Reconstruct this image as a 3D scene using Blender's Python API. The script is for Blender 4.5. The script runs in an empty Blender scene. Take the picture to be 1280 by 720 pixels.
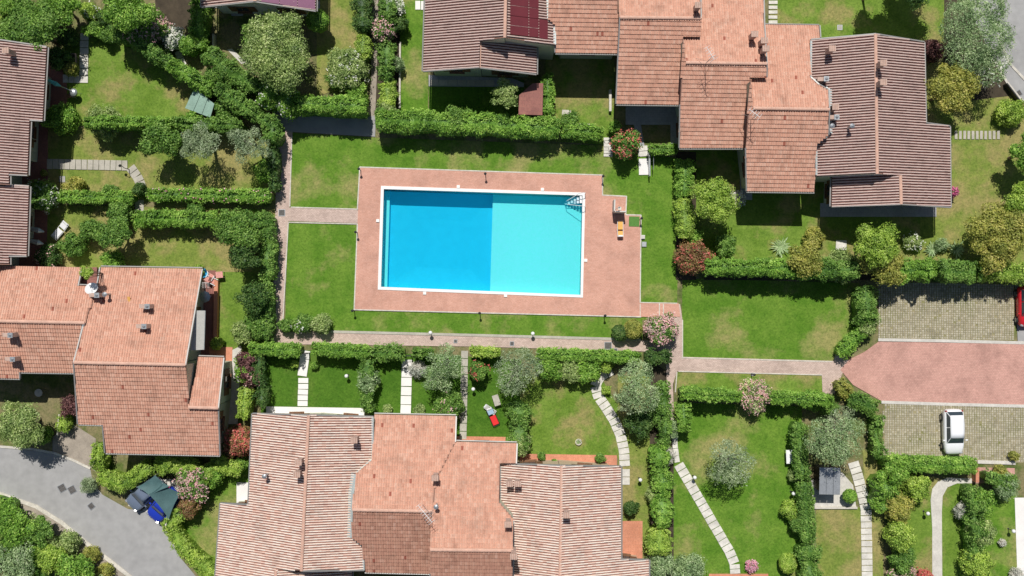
import bpy, bmesh, math, random
import numpy as np

# ---------------------------------------------------------------- camera, sky, sun, exposure
SC = bpy.context.scene
COL = SC.collection
H = 85.0            # camera height above the ground (m)
S = 0.07            # metres on the ground per photo pixel

cam = bpy.data.cameras.new("camera")
cam.sensor_width = 36.0
cam.lens = 36.0 * H / (1280 * S)
cam.clip_start = 0.5
cam.clip_end = 2000
camo = bpy.data.objects.new("camera", cam)
camo.location = (0, 0, H)
camo.rotation_euler = (0, 0, 0)
COL.objects.link(camo)
SC.camera = camo

SUN_EL, SUN_AZ = math.radians(59.5), math.radians(-5.5)   # azimuth from +Y (image top), clockwise
world = bpy.data.worlds.new("World")
SC.world = world
world.use_nodes = True
wn = world.node_tree
bg = wn.nodes["Background"]
sky = wn.nodes.new("ShaderNodeTexSky")
sky.sky_type = 'NISHITA'
sky.sun_disc = False
sky.sun_elevation = SUN_EL
sky.sun_rotation = SUN_AZ
sky.altitude = 100
wn.links.new(sky.outputs[0], bg.inputs[0])
bg.inputs[1].default_value = 0.062

sun = bpy.data.lights.new("sun", 'SUN')
sun.energy = 5.0
sun.angle = math.radians(0.5)
sun.color = (1.0, 0.965, 0.92)
suno = bpy.data.objects.new("sun", sun)
sx, sy, sz = (math.sin(SUN_AZ) * math.cos(SUN_EL), math.cos(SUN_AZ) * math.cos(SUN_EL), math.sin(SUN_EL))
from mathutils import Vector
suno.rotation_euler = Vector((sx, sy, sz)).to_track_quat('Z', 'Y').to_euler()
suno.location = (sx * 120, sy * 120, sz * 120)
COL.objects.link(suno)

vs = SC.view_settings
SC.display_settings.display_device = 'sRGB'
vs.view_transform = 'Standard'
vs.look = 'None'
vs.exposure = -0.3
vs.gamma = 1.0
vs.use_curve_mapping = False
SC.render.engine = 'CYCLES'
SC.cycles.max_bounces = 8
SC.cycles.transparent_max_bounces = 12
SC.cycles.diffuse_bounces = 3

# ---------------------------------------------------------------- helpers
def W(px, py, z=0.0):
    """photo pixel seen at height z -> world xyz"""
    f = (H - z) / H * S
    return ((px - 640.0) * f, (360.0 - py) * f, z)

def tag(o, label=None, cat=None, group=None, kind=None):
    if label: o["label"] = label
    if cat: o["category"] = cat
    if group: o["group"] = group
    if kind: o["kind"] = kind
    return o

def link(o, parent=None):
    COL.objects.link(o)
    if parent is not None:
        o.parent = parent
    return o

def empty(name, loc, rz=0.0, label=None, cat=None, group=None, kind=None):
    o = bpy.data.objects.new(name, None)
    o.empty_display_size = 0.3
    o.location = loc
    o.rotation_euler = (0, 0, rz)
    link(o)
    return tag(o, label, cat, group, kind)

def pydata(name, verts, faces, mats, parent=None, mi=None, loc=None, smooth=False, rz=0.0):
    me = bpy.data.meshes.new(name)
    me.from_pydata([tuple(v) for v in verts], [], [tuple(f) for f in faces])
    if not isinstance(mats, (list, tuple)): mats = [mats]
    for m in mats: me.materials.append(m)
    if mi is not None: me.polygons.foreach_set("material_index", mi)
    if smooth: me.polygons.foreach_set("use_smooth", [True] * len(me.polygons))
    me.update()
    o = bpy.data.objects.new(name, me)
    if loc: o.location = loc
    if rz: o.rotation_euler = (0, 0, rz)
    return link(o, parent)

class MB:
    """small mesh collector"""
    def __init__(s): s.v = []; s.f = []; s.m = []
    def add(s, vs_, fs_, m=0):
        b = len(s.v); s.v += [tuple(x) for x in vs_]
        s.f += [tuple(b + i for i in f) for f in fs_]; s.m += [m] * len(fs_); return s
    def box(s, c, d, rz=0, m=0, tilt=None):
        cx, cy, cz = c; hx, hy, hz = d[0] / 2, d[1] / 2, d[2] / 2
        ca, sa = math.cos(rz), math.sin(rz)
        vs_ = []
        for z in (-hz, hz):
            for x, y in ((-hx, -hy), (hx, -hy), (hx, hy), (-hx, hy)):
                zz = z
                if tilt: zz = z + tilt[0] * x + tilt[1] * y
                vs_.append((cx + x * ca - y * sa, cy + x * sa + y * ca, cz + zz))
        return s.add(vs_, [(3, 2, 1, 0), (4, 5, 6, 7), (0, 1, 5, 4), (1, 2, 6, 5), (2, 3, 7, 6), (3, 0, 4, 7)], m)
    def bevbox(s, c, d, b=0.02, rz=0, m=0):
        """box with chamfered top edges"""
        cx, cy, cz = c; hx, hy, hz = d[0] / 2, d[1] / 2, d[2] / 2
        ca, sa = math.cos(rz), math.sin(rz)
        vs_ = []
        for z, k in ((-hz, 0), (hz - b, 0), (hz, b)):
            for x, y in ((-hx + k, -hy + k), (hx - k, -hy + k), (hx - k, hy - k), (-hx + k, hy - k)):
                vs_.append((cx + x * ca - y * sa, cy + x * sa + y * ca, cz + z))
        fs_ = [(3, 2, 1, 0), (8, 9, 10, 11)]
        for a in (0, 4):
            for i in range(4):
                j = (i + 1) % 4
                fs_.append((a + i, a + j, a + 4 + j, a + 4 + i))
        return s.add(vs_, fs_, m)
    def tube(s, p0, p1, r0, r1=None, n=8, m=0, cap=True):
        if r1 is None: r1 = r0
        a, b = Vector(p0), Vector(p1); d = (b - a)
        if d.length < 1e-6: return s
        d.normalize()
        u = d.cross(Vector((0, 0, 1)) if abs(d.z) < .9 else Vector((1, 0, 0))).normalized(); w = d.cross(u)
        vs_ = []
        for p, r in ((a, r0), (b, r1)):
            for i in range(n):
                t = 2 * math.pi * i / n
                vs_.append(p + u * (r * math.cos(t)) + w * (r * math.sin(t)))
        fs_ = [(i, (i + 1) % n, n + (i + 1) % n, n + i) for i in range(n)]
        if cap: fs_ += [tuple(range(n - 1, -1, -1)), tuple(range(n, 2 * n))]
        return s.add(vs_, fs_, m)
    def path(s, pts, rs, n=8, m=0):
        for i in range(len(pts) - 1): s.tube(pts[i], pts[i + 1], rs[i], rs[i + 1], n, m)
        return s
    def lathe(s, c, prof, n=16, m=0):
        """prof: list of (r,z)"""
        cx, cy, cz = c; vs_ = []
        for r, z in prof:
            for i in range(n):
                t = 2 * math.pi * i / n
                vs_.append((cx + r * math.cos(t), cy + r * math.sin(t), cz + z))
        fs_ = []
        for k in range(len(prof) - 1):
            for i in range(n):
                j = (i + 1) % n
                fs_.append((k * n + i, k * n + j, (k + 1) * n + j, (k + 1) * n + i))
        fs_.append(tuple(range(n - 1, -1, -1)))
        fs_.append(tuple(range((len(prof) - 1) * n, len(prof) * n)))
        return s.add(vs_, fs_, m)
    def ball(s, c, r, n=12, k=7, m=0, sz=1.0):
        prof = []
        for i in range(k + 1):
            t = -math.pi / 2 + math.pi * i / k
            prof.append((max(.001, r * math.cos(t)), r * sz * math.sin(t)))
        return s.lathe(c, prof, n, m)
    def build(s, name, mats, parent=None, loc=None, rz=0.0, smooth=False):
        return pydata(name, s.v, s.f, mats, parent, s.m, loc, smooth, rz)

def dup(o, parent=None):
    c = o.copy(); COL.objects.link(c); c.parent = parent
    for ch in o.children: dup(ch, c)
    return c

# ---------------------------------------------------------------- materials
def newmat(name):
    m = bpy.data.materials.new(name); m.use_nodes = True
    nt = m.node_tree; return m, nt, nt.nodes["Principled BSDF"]

def N(nt, t, **kw):
    n = nt.nodes.new(t)
    for k, v in kw.items(): setattr(n, k, v)
    return n

def ramp(nt, cols, fac=None, pos=None):
    r = N(nt, "ShaderNodeValToRGB"); cr = r.color_ramp
    n = len(cols)
    for i, c in enumerate(cols):
        p = pos[i] if pos else i / max(1, n - 1)
        e = cr.elements[i] if i < 2 else cr.elements.new(p)
        e.position = p; e.color = (*c, 1)
    if fac is not None: nt.links.new(fac, r.inputs[0])
    return r

def noise(nt, scale, detail=3, rough=.55, off=(0, 0, 0)):
    g = N(nt, "ShaderNodeNewGeometry")
    mp = N(nt, "ShaderNodeMapping"); mp.inputs[1].default_value = off
    nt.links.new(g.outputs["Position"], mp.inputs[0])
    n = N(nt, "ShaderNodeTexNoise"); n.inputs["Scale"].default_value = scale
    n.inputs["Detail"].default_value = detail; n.inputs["Roughness"].default_value = rough
    nt.links.new(mp.outputs[0], n.inputs["Vector"])
    return n.outputs[0]

def mixc(nt, a, b, fac, mode='MIX'):
    m = N(nt, "ShaderNodeMix", data_type='RGBA', blend_type=mode)
    for s_, v in ((m.inputs[6], a), (m.inputs[7], b)):
        if hasattr(v, 'is_linked') or hasattr(v, 'links'): nt.links.new(v, s_)
        else: s_.default_value = (*v, 1)
    if isinstance(fac, (int, float)): m.inputs[0].default_value = fac
    else: nt.links.new(fac, m.inputs[0])
    return m.outputs[2]

def bump(nt, bs, h, strength=.4, dist=.02):
    b = N(nt, "ShaderNodeBump"); b.inputs["Strength"].default_value = strength
    b.inputs["Distance"].default_value = dist
    nt.links.new(h, b.inputs["Height"]); nt.links.new(b.outputs[0], bs.inputs["Normal"])

def mat(name, c, rough=.7, var=.15, scale=1.5, metal=0.0, fine=12, bstr=.25, spec=.4):
    """plain surface with soft blotches and fine grain"""
    m, nt, bs = newmat(name)
    c = np.array(c)
    n1 = noise(nt, scale, 4, .6, (hash(name) % 97 * .1, 3, 1)) if False else noise(nt, scale, 4, .6)
    r = ramp(nt, [tuple(c * (1 - var)), tuple(c), tuple(np.minimum(c * (1 + var), .95))], n1, [.3, .5, .7])
    n2 = noise(nt, fine, 2)
    r2 = ramp(nt, [(.82, .82, .82), (1.12, 1.12, 1.12)], n2, [.3, .7])
    o = mixc(nt, r.outputs[0], r2.outputs[0], .6 if var > .05 else .2, 'MULTIPLY')
    nt.links.new(o, bs.inputs["Base Color"])
    bs.inputs["Roughness"].default_value = rough; bs.inputs["Metallic"].default_value = metal
    bs.inputs["Specular IOR Level"].default_value = spec
    if bstr: bump(nt, bs, n2, bstr, .01)
    return m

def leafmat(name, cols, trans=.28, rough=.5, gain=1.58):
    cols = [tuple(min(.92, x * gain) for x in c) for c in cols]
    m, nt, bs = newmat(name)
    a = N(nt, "ShaderNodeAttribute"); a.attribute_name = "v"
    r = ramp(nt, cols, a.outputs["Fac"])
    n1 = noise(nt, .9, 3)
    r2 = ramp(nt, [(.72, .78, .7), (1.2, 1.15, 1.1)], n1, [.35, .65])
    o = mixc(nt, r.outputs[0], r2.outputs[0], 1.0, 'MULTIPLY')
    nt.links.new(o, bs.inputs["Base Color"])
    bs.inputs["Roughness"].default_value = rough
    bs.inputs["Specular IOR Level"].default_value = .35
    t = N(nt, "ShaderNodeBsdfTranslucent"); nt.links.new(o, t.inputs[0])
    mx = N(nt, "ShaderNodeMixShader"); mx.inputs[0].default_value = trans
    nt.links.new(bs.outputs[0], mx.inputs[1]); nt.links.new(t.outputs[0], mx.inputs[2])
    nt.links.new(mx.outputs[0], nt.nodes["Material Output"].inputs[0])
    return m

def lawnmat(name, green, green2, dry, amt, scale=.28, off=0.0):
    """mown grass: two greens, dry patches of straw colour, mottled at blade scale"""
    m, nt, bs = newmat(name)
    n0 = noise(nt, .55, 5, .6, (off, off * 2, 0))
    g = ramp(nt, [green, green2], n0, [.38, .62])
    n1 = noise(nt, scale, 6, .62, (off + 7, off, 4))
    thr = .66 - amt * .3
    f = ramp(nt, [(0, 0, 0), (1, 1, 1)], n1, [thr - .05, thr + .09])
    c = mixc(nt, g.outputs[0], dry, f.outputs[0])
    n2 = noise(nt, 5.5, 5, .8)
    r2 = ramp(nt, [(.42, .48, .36), (1, 1, 1), (1.5, 1.42, 1.35)], n2, [.34, .5, .68])
    c = mixc(nt, c, r2.outputs[0], .6, 'MULTIPLY')
    n3 = noise(nt, 2.2, 3, .5)
    r3 = ramp(nt, [(.8, .86, .78), (1.15, 1.1, 1.1)], n3, [.3, .7])
    c = mixc(nt, c, r3.outputs[0], .8, 'MULTIPLY')
    nt.links.new(c, bs.inputs["Base Color"])
    bs.inputs["Roughness"].default_value = .9; bs.inputs["Specular IOR Level"].default_value = .1
    bump(nt, bs, n2, .9, .05)
    return m

def brickmat(name, c1, c2, mortar, bw, bh, rot=0.0, rough=.85, mort=.012, stain=.25):
    m, nt, bs = newmat(name)
    g = N(nt, "ShaderNodeNewGeometry"); mp = N(nt, "ShaderNodeMapping")
    mp.inputs[2].default_value = (0, 0, rot)
    nt.links.new(g.outputs["Position"], mp.inputs[0])
    b = N(nt, "ShaderNodeTexBrick"); nt.links.new(mp.outputs[0], b.inputs[0])
    b.inputs["Scale"].default_value = 1.0
    b.inputs["Brick Width"].default_value = bw; b.inputs["Row Height"].default_value = bh
    b.inputs["Mortar Size"].default_value = mort; b.inputs["Mortar Smooth"].default_value = .3
    b.inputs["Color1"].default_value = (*c1, 1); b.inputs["Color2"].default_value = (*c2, 1)
    b.inputs["Mortar"].default_value = (*mortar, 1)
    n1 = noise(nt, .45, 6, .65); r = ramp(nt, [(1 - stain,) * 3, (1, 1, 1), (1 + stain * .6,) * 3], n1, [.3, .5, .7])
    c = mixc(nt, b.outputs[0], r.outputs[0], 1.0, 'MULTIPLY')
    n2 = noise(nt, 9, 4, .7); r2 = ramp(nt, [(.75, .73, .72), (1, 1, 1), (1.14, 1.14, 1.12)], n2, [.3, .48, .75])
    c = mixc(nt, c, r2.outputs[0], .8, 'MULTIPLY')
    nt.links.new(c, bs.inputs["Base Color"]); bs.inputs["Roughness"].default_value = rough
    bs.inputs["Specular IOR Level"].default_value = .25
    bump(nt, bs, b.outputs[1], .35, .01)
    return m

def tilemat(name, cols, samt=.5, pos=None):
    m, nt, bs = newmat(name)
    a = N(nt, "ShaderNodeAttribute"); a.attribute_name = "v"
    r = ramp(nt, cols, a.outputs["Fac"], pos)
    n1 = noise(nt, .8, 6, .65); f = ramp(nt, [(1, 1, 1), (1 - samt * .5,) * 3], n1, [.5, .75])
    c = mixc(nt, r.outputs[0], f.outputs[0], 1.0, 'MULTIPLY')
    n2 = noise(nt, 7, 4, .7); f2 = ramp(nt, [(.78, .76, .74), (1, 1, 1), (1.12, 1.1, 1.08)], n2, [.28, .5, .72])
    c = mixc(nt, c, f2.outputs[0], .8, 'MULTIPLY')
    nt.links.new(c, bs.inputs["Base Color"]); bs.inputs["Roughness"].default_value = .85
    bs.inputs["Specular IOR Level"].default_value = .2
    bump(nt, bs, n2, .3, .01)
    return m

M = {}
G1, G2, DRY = (.14, .245, .035), (.20, .31, .055), (.36, .32, .14)
M['lush'] = lawnmat('lawn_lush', (.10, .215, .022), (.15, .265, .036), (.31, .30, .11), .35, .22, 3)
M['mix'] = lawnmat('lawn_mixed', (.13, .225, .030), (.18, .28, .048), (.29, .27, .10), .4, .35, 11)
M['dry'] = lawnmat('lawn_dry', (.17, .24, .045), (.225, .28, .062), (.32, .285, .11), .6, .3, 23)
M['turf'] = lawnmat('lawn_turf', (.065, .155, .016), (.09, .19, .022), (.11, .19, .03), .2, .4, 31)
M['wild'] = lawnmat('rough_grass', (.09, .13, .035), (.14, .18, .05), (.24, .21, .11), .7, .5, 5)
M['soil'] = mat('garden_soil', (.065, .05, .032), .95, .4, .8, fine=6, bstr=.6)
M['gravel'] = mat('gravel', (.36, .31, .25), .95, .2, 1.0, fine=9, bstr=.7)
M['deck'] = brickmat('deck_pavers', (.60, .32, .235), (.66, .37, .28), (.50, .29, .22), .24, .12, .02, mort=.006, stain=.2)
M['path'] = brickmat('path_pavers', (.66, .50, .43), (.54, .40, .34), (.40, .33, .27), .22, .11, .03, mort=.012, stain=.2)
M['drive'] = brickmat('drive_pavers', (.62, .35, .285), (.55, .30, .245), (.42, .26, .21), .21, .14, .03, mort=.01, stain=.24)
M['asphalt'] = mat('asphalt', (.36, .355, .345), .9, .08, .22, fine=1.2, bstr=.4)
M['concrete'] = mat('concrete', (.62, .59, .53), .85, .12, 1.2, fine=7)
M['kerb'] = mat('kerb_stone', (.62, .58, .50), .85, .15, 1.5, fine=6)
M['slab'] = mat('path_slab', (.68, .65, .58), .8, .2, 1.3, fine=8)
M['slabgrey'] = mat('path_slab_grey', (.47, .44, .37), .85, .15, 1.3, fine=8)
M['white'] = mat('white_paving', (.83, .80, .76), .7, .05, .8, fine=8)
M['coping'] = mat('pool_coping', (.88, .87, .83), .55, .05, 1.0, fine=8)
M['terracotta'] = brickmat('terracotta_terrace', (.60, .25, .15), (.66, .29, .18), (.50, .24, .16), .3, .3, .02, mort=.008, stain=.12)
M['terradark'] = brickmat('porphyry_terrace', (.30, .13, .11), (.34, .15, .12), (.22, .12, .1), .3, .3, .02, mort=.008, stain=.2)
M['bluepave'] = brickmat('patio_pavers', (.36, .36, .38), (.40, .40, .42), (.28, .28, .3), .4, .4, .02, mort=.01, stain=.15)
M['block'] = mat('grid_block', (.55, .50, .40), .9, .25, 1.2, fine=10, bstr=.4)
M['wallcream'] = mat('plaster_cream', (.55, .56, .43), .9, .08, .7, fine=10)
M['wallwhite'] = mat('plaster_white', (.72, .70, .64), .9, .06, .7, fine=10)
M['wallochre'] = mat('plaster_ochre', (.60, .47, .33), .9, .08, .7, fine=10)
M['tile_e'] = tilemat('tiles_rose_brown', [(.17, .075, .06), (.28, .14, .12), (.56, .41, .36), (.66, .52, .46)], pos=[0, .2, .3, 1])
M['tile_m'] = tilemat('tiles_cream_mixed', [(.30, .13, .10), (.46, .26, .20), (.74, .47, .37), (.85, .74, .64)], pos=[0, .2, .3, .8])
M['tile_p'] = tilemat('tiles_terracotta', [(.38, .13, .09), (.58, .315, .225), (.63, .35, .25), (.66, .385, .28), (.71, .45, .34)], samt=.6, pos=[0, .1, .4, .75, 1])
M['tile_d'] = tilemat('tiles_terracotta_dark', [(.30, .10, .07), (.40, .21, .15), (.47, .25, .18), (.50, .28, .20), (.56, .34, .26)], samt=.7, pos=[0, .1, .4, .75, 1])  # darker terracotta tone, set on the south slopes of two houses
M['underlay'] = mat('roof_board', (.30, .17, .13), .9, .1)
M['ridge'] = mat('ridge_terracotta', (.66, .41, .31), .85, .12, 2.0)
M['gutter'] = mat('gutter_metal', (.36, .35, .33), .5, .05, 2, .3, bstr=0)
M['lead'] = mat('flashing_metal', (.42, .47, .46), .5, .12, 2, .3, bstr=.1)
M['chim'] = mat('chimney_plaster', (.50, .36, .30), .9, .2, 3)
M['chimcap'] = mat('chimney_slab', (.58, .41, .33), .85, .12, 3)
M['metal'] = mat('galvanised_metal', (.45, .47, .48), .4, .1, 3, .6, bstr=0)
M['black'] = mat('black_metal', (.03, .03, .03), .5, .1, 3, bstr=0)
M['dark'] = mat('dark_void', (.035, .03, .03), .6, .1, 3, bstr=0)
M['glass'] = mat('window_glass', (.05, .07, .09), .08, .05, 1, bstr=0, spec=.8)
M['wood'] = mat('brown_wood', (.20, .10, .05), .7, .3, 4)
M['bark'] = mat('bark', (.20, .15, .11), .95, .3, 4, fine=14, bstr=.8)
M['barkpale'] = mat('bark_pale', (.42, .38, .32), .95, .2, 4, fine=14, bstr=.8)
M['whiteplastic'] = mat('white_plastic', (.85, .85, .84), .35, .03, 2, bstr=0)
M['fabwhite'] = mat('white_fabric', (.82, .82, .82), .8, .05, 2)
M['fabgrey'] = mat('grey_fabric', (.50, .49, .45), .85, .06, 2)
M['faborange'] = mat('orange_fabric', (.82, .46, .12), .8, .06, 2)
M['fabred'] = mat('red_fabric', (.75, .03, .03), .8, .06, 2)
M['fabblue'] = mat('blue_fabric', (.04, .42, .75), .8, .06, 2)
M['fabpale'] = mat('pale_blue_fabric', (.45, .62, .80), .8, .12, 9)
M['fabpink'] = mat('pink_fabric', (.70, .33, .28), .8, .2, 9)
M['teal'] = mat('teal_net', (.07, .14, .14), .6, .15, 1.2)
M['tealroof'] = mat('green_shed_roof', (.28, .42, .34), .6, .12, 1.5)
M['tealumb'] = mat('teal_fabric', (.15, .55, .55), .8, .1, 3)
M['matgreen'] = mat('green_mat', (.10, .24, .05), .95, .1, 6)
M['solar'] = mat('solar_maroon', (.16, .028, .035), .35, .08, .8, bstr=0, spec=.6)
M['solarlilac'] = mat('solar_lilac', (.27, .12, .19), .35, .08, .8, bstr=0, spec=.6)
M['paintwhite'] = mat('car_white', (.90, .91, .92), .22, .01, 1, bstr=0, spec=.6)
M['paintred'] = mat('car_red', (.62, .02, .03), .22, .02, 1, bstr=0, spec=.6)
M['paintblue'] = mat('car_blue', (.02, .05, .45), .22, .02, 1, bstr=0, spec=.6)
M['paintgrey'] = mat('car_grey', (.22, .27, .36), .25, .02, 1, .3, bstr=0, spec=.6)
M['rubber'] = mat('tyre_rubber', (.03, .03, .03), .9, .1, 3)
M['rim'] = mat('wheel_rim', (.40, .40, .42), .35, .1, 3, .8, bstr=0)
M['lampred'] = mat('tail_lamp', (.35, .01, .01), .3, .02, 1, bstr=0)
M['lampclear'] = mat('head_lamp', (.3, .31, .33), .15, .02, 1, bstr=0, spec=.8)
M['grate'] = mat('iron_grate', (.16, .15, .14), .8, .2, 3)

LEAF = {
 'green':  [(.045, .11, .018), (.09, .185, .032), (.155, .27, .052), (.25, .37, .10)],
 'bright': [(.055, .135, .018), (.12, .24, .032), (.20, .35, .055), (.33, .46, .11)],
 'lime':   [(.10, .18, .025), (.20, .31, .045), (.31, .42, .07), (.42, .50, .15)],
 'dark':   [(.02, .055, .014), (.045, .10, .022), (.08, .15, .035), (.14, .20, .06)],
 'olive':  [(.11, .16, .08), (.20, .26, .14), (.30, .37, .23), (.44, .50, .36)],
 'grey':   [(.11, .18, .075), (.20, .29, .13), (.30, .39, .21), (.44, .51, .33)],
 'pale':   [(.11, .17, .045), (.20, .28, .085), (.30, .38, .14), (.46, .50, .27)],
 'ochre':  [(.12, .14, .03), (.23, .25, .05), (.33, .33, .08), (.42, .38, .13)],
 'red':    [(.14, .06, .03), (.26, .12, .07), (.20, .21, .06), (.42, .22, .15)],
 'purple': [(.05, .02, .025), (.11, .045, .05), (.19, .09, .09), (.28, .16, .14)],
 'silver': [(.28, .28, .25), (.42, .41, .38), (.55, .53, .50), (.68, .65, .62)],
}
for k, c in LEAF.items(): M['L' + k] = leafmat('leaves_' + k, c)
BLOS = {'pink': [(.72, .33, .38), (.85, .52, .52), (.9, .7, .66)], 'white': [(.8, .8, .72), (.85, .85, .8), (.9, .9, .86)],
        'redf': [(.55, .08, .08), (.68, .16, .14), (.75, .3, .24)], 'magenta': [(.6, .08, .25), (.7, .14, .35), (.78, .3, .45)],
        'hot': [(.8, .25, .4), (.85, .4, .55), (.9, .6, .7)]}
for k, c in BLOS.items(): M['B' + k] = leafmat('blossom_' + k, c, .15, gain=.95)
# ---------------------------------------------------------------- sheets
def sheet(name, pts, z, m, kind='structure', label=None, thick=0.0, parent=None):
    """flat polygon given in photo pixels on the ground, at height z; with skirts when thick"""
    P = [W(x, y, 0)[:2] for x, y in pts]
    a = sum(P[i][0] * P[(i + 1) % len(P)][1] - P[(i + 1) % len(P)][0] * P[i][1] for i in range(len(P)))
    if a < 0: P = P[::-1]
    n = len(P)
    v = [(x, y, z) for x, y in P]; f = [tuple(range(n))]
    if thick:
        v += [(x, y, z - thick) for x, y in P]
        f += [(n + i, n + (i + 1) % n, (i + 1) % n, i) for i in range(n)]
    o = pydata(name, v, f, m, parent)
    if parent is None: tag(o, label, None, None, kind)
    return o

# ---------------------------------------------------------------- roofs
def dirvec(d, rot):
    a = {'E': 0, 'N': 90, 'W': 180, 'S': 270}[d]
    a = math.radians(a - rot)
    return (math.cos(a), math.sin(a))

class Plane:
    def __init__(s, ref, d, rot, pitch=.38):
        px, py, z = ref
        s.x0, s.y0, s.z0 = W(px, py, z)
        s.d = dirvec(d, rot)
        s.gx, s.gy = -s.d[0] * pitch, -s.d[1] * pitch
        s.pitch = pitch
    def z(s, x, y): return s.z0 + s.gx * (x - s.x0) + s.gy * (y - s.y0)
    def pt(s, px, py):
        u, v = (px - 640) * S / H, (360 - py) * S / H
        k = s.gx * u + s.gy * v
        z = (s.z0 - s.gx * s.x0 - s.gy * s.y0 + k * H) / (1 + k)
        return (u * (H - z), v * (H - z), z)

def inpoly(x, y, P):
    c = False; n = len(P); j = n - 1
    for i in range(n):
        xi, yi = P[i][0], P[i][1]; xj, yj = P[j][0], P[j][1]
        if (yi > y) != (yj > y) and x < (xj - xi) * (y - yi) / (yj - yi) + xi: c = not c
        j = i
    return c

TE = .33
PITCH = {'tile_e': .222, 'tile_m': .205, 'tile_p': .2, 'tile_d': .2}
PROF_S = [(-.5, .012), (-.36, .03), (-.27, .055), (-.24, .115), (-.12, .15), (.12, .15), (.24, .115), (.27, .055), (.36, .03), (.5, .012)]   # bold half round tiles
PROF_P = [(-.5, .0), (-.30, .0), (-.26, .035), (-.14, .06), (.14, .06), (.26, .035), (.30, .0), (.5, .0)]

def tiles(name, poly, pl, m, parent, rng, TP=.2, PROF=None, lift_=.04, vs_=1.0):
    """rows of half round tiles with flat pans laid from eave to ridge, clipped to the roof outline"""
    d = pl.d; e = (-d[1], d[0])
    loc = [((x * e[0] + y * e[1]), -(x * d[0] + y * d[1])) for x, y, z in poly]
    amin, amax = min(p[0] for p in loc), max(p[0] for p in loc)
    bmin0 = min(p[1] for p in loc)
    ncol = int((amax - amin) / TP) + 1
    T = []
    n = len(loc)
    for i in range(ncol):
        a = amin + (i + .5) * TP
        if a > amax - .02: a = amax - .02
        xs = []
        for k in range(n):
            (a0, b0), (a1, b1) = loc[k], loc[(k + 1) % n]
            if (a0 > a) != (a1 > a): xs.append(b0 + (b1 - b0) * (a - a0) / (a1 - a0))
        xs.sort()
        for k in range(0, len(xs) - 1, 2):
            lo, hi_ = xs[k], xs[k + 1]
            row = int((lo - bmin0) / TE)
            b = bmin0 + row * TE
            while b < hi_ - .03:
                s0 = max(b, lo); s1 = min(b + TE + .02, hi_)
                if s1 - s0 > .05: T.append((a, s0, s1, row))
                b += TE; row += 1
    T = np.array(T); nt = len(T)
    px = np.array([p[0] for p in PROF]) * TP; ph = np.array([p[1] for p in PROF]); K = len(PROF)
    jit = rng.normal(0, .004, nt)
    V = np.zeros((nt, 3 * K, 3))
    def put(sl, b, zoff, hscale):
        a = T[:, 0:1] + px[None, :] + jit[:, None]
        bb = np.repeat(b[:, None], K, 1)
        x = a * e[0] - bb * d[0]; y = a * e[1] - bb * d[1]
        z = pl.z0 + pl.gx * (x - pl.x0) + pl.gy * (y - pl.y0)
        V[:, sl, 0] = x; V[:, sl, 1] = y; V[:, sl, 2] = z + zoff[:, None] + ph[None, :] * hscale
    lift = lift_ + rng.normal(0, .004, nt)
    put(slice(0, K), T[:, 1], lift, 1.0)
    put(slice(K, 2 * K), T[:, 2], np.full(nt, .010), .92)
    put(slice(2 * K, 3 * K), T[:, 1], np.full(nt, .0), .8)
    q = []
    for i in range(K - 1):
        q.append((i, i + 1, K + i + 1, K + i))
        q.append((2 * K + i, 2 * K + i + 1, i + 1, i))
    q = np.array(q)
    F = (q[None] + (np.arange(nt) * 3 * K)[:, None, None]).reshape(-1, 4)
    v = rng.random(nt)
    # some tiles stand out: streaks of newer / older stock
    v = np.clip((v - .5) * .8 * vs_ + .5 + rng.normal(0, .06, nt), 0, 1)
    v = .12 + .88 * v; v[rng.random(nt) < .004] = 0
    vq = np.repeat(v[:, None], len(q), 1)
    if K == 10:      # pale cover tiles; shade of the channels is painted in as dark brown
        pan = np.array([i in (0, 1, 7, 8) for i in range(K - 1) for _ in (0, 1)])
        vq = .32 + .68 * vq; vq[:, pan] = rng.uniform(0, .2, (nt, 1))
    return quadmesh(name, V.reshape(-1, 3), F, m, vq.ravel(), parent)

def quadmesh(name, V, F, m, v=None, parent=None, loc=None):
    me = bpy.data.meshes.new(name)
    me.vertices.add(len(V)); me.vertices.foreach_set("co", np.ascontiguousarray(V, dtype=np.float32).ravel())
    me.loops.add(F.size); me.loops.foreach_set("vertex_index", np.ascontiguousarray(F, dtype=np.int32).ravel())
    me.polygons.add(len(F)); me.polygons.foreach_set("loop_start", np.arange(0, F.size, F.shape[1], dtype=np.int32))
    me.update(calc_edges=True)
    me.shade_flat()
    me.materials.append(m)
    if v is not None:
        at = me.attributes.new("v", 'FLOAT', 'FACE'); at.data.foreach_set("value", np.asarray(v, dtype=np.float32))
    o = bpy.data.objects.new(name, me)
    if loc is not None: o.location = loc
    return link(o, parent)

ALLFACES = []   # world outlines of every roof face, to tell inner edges from outer ones

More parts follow.
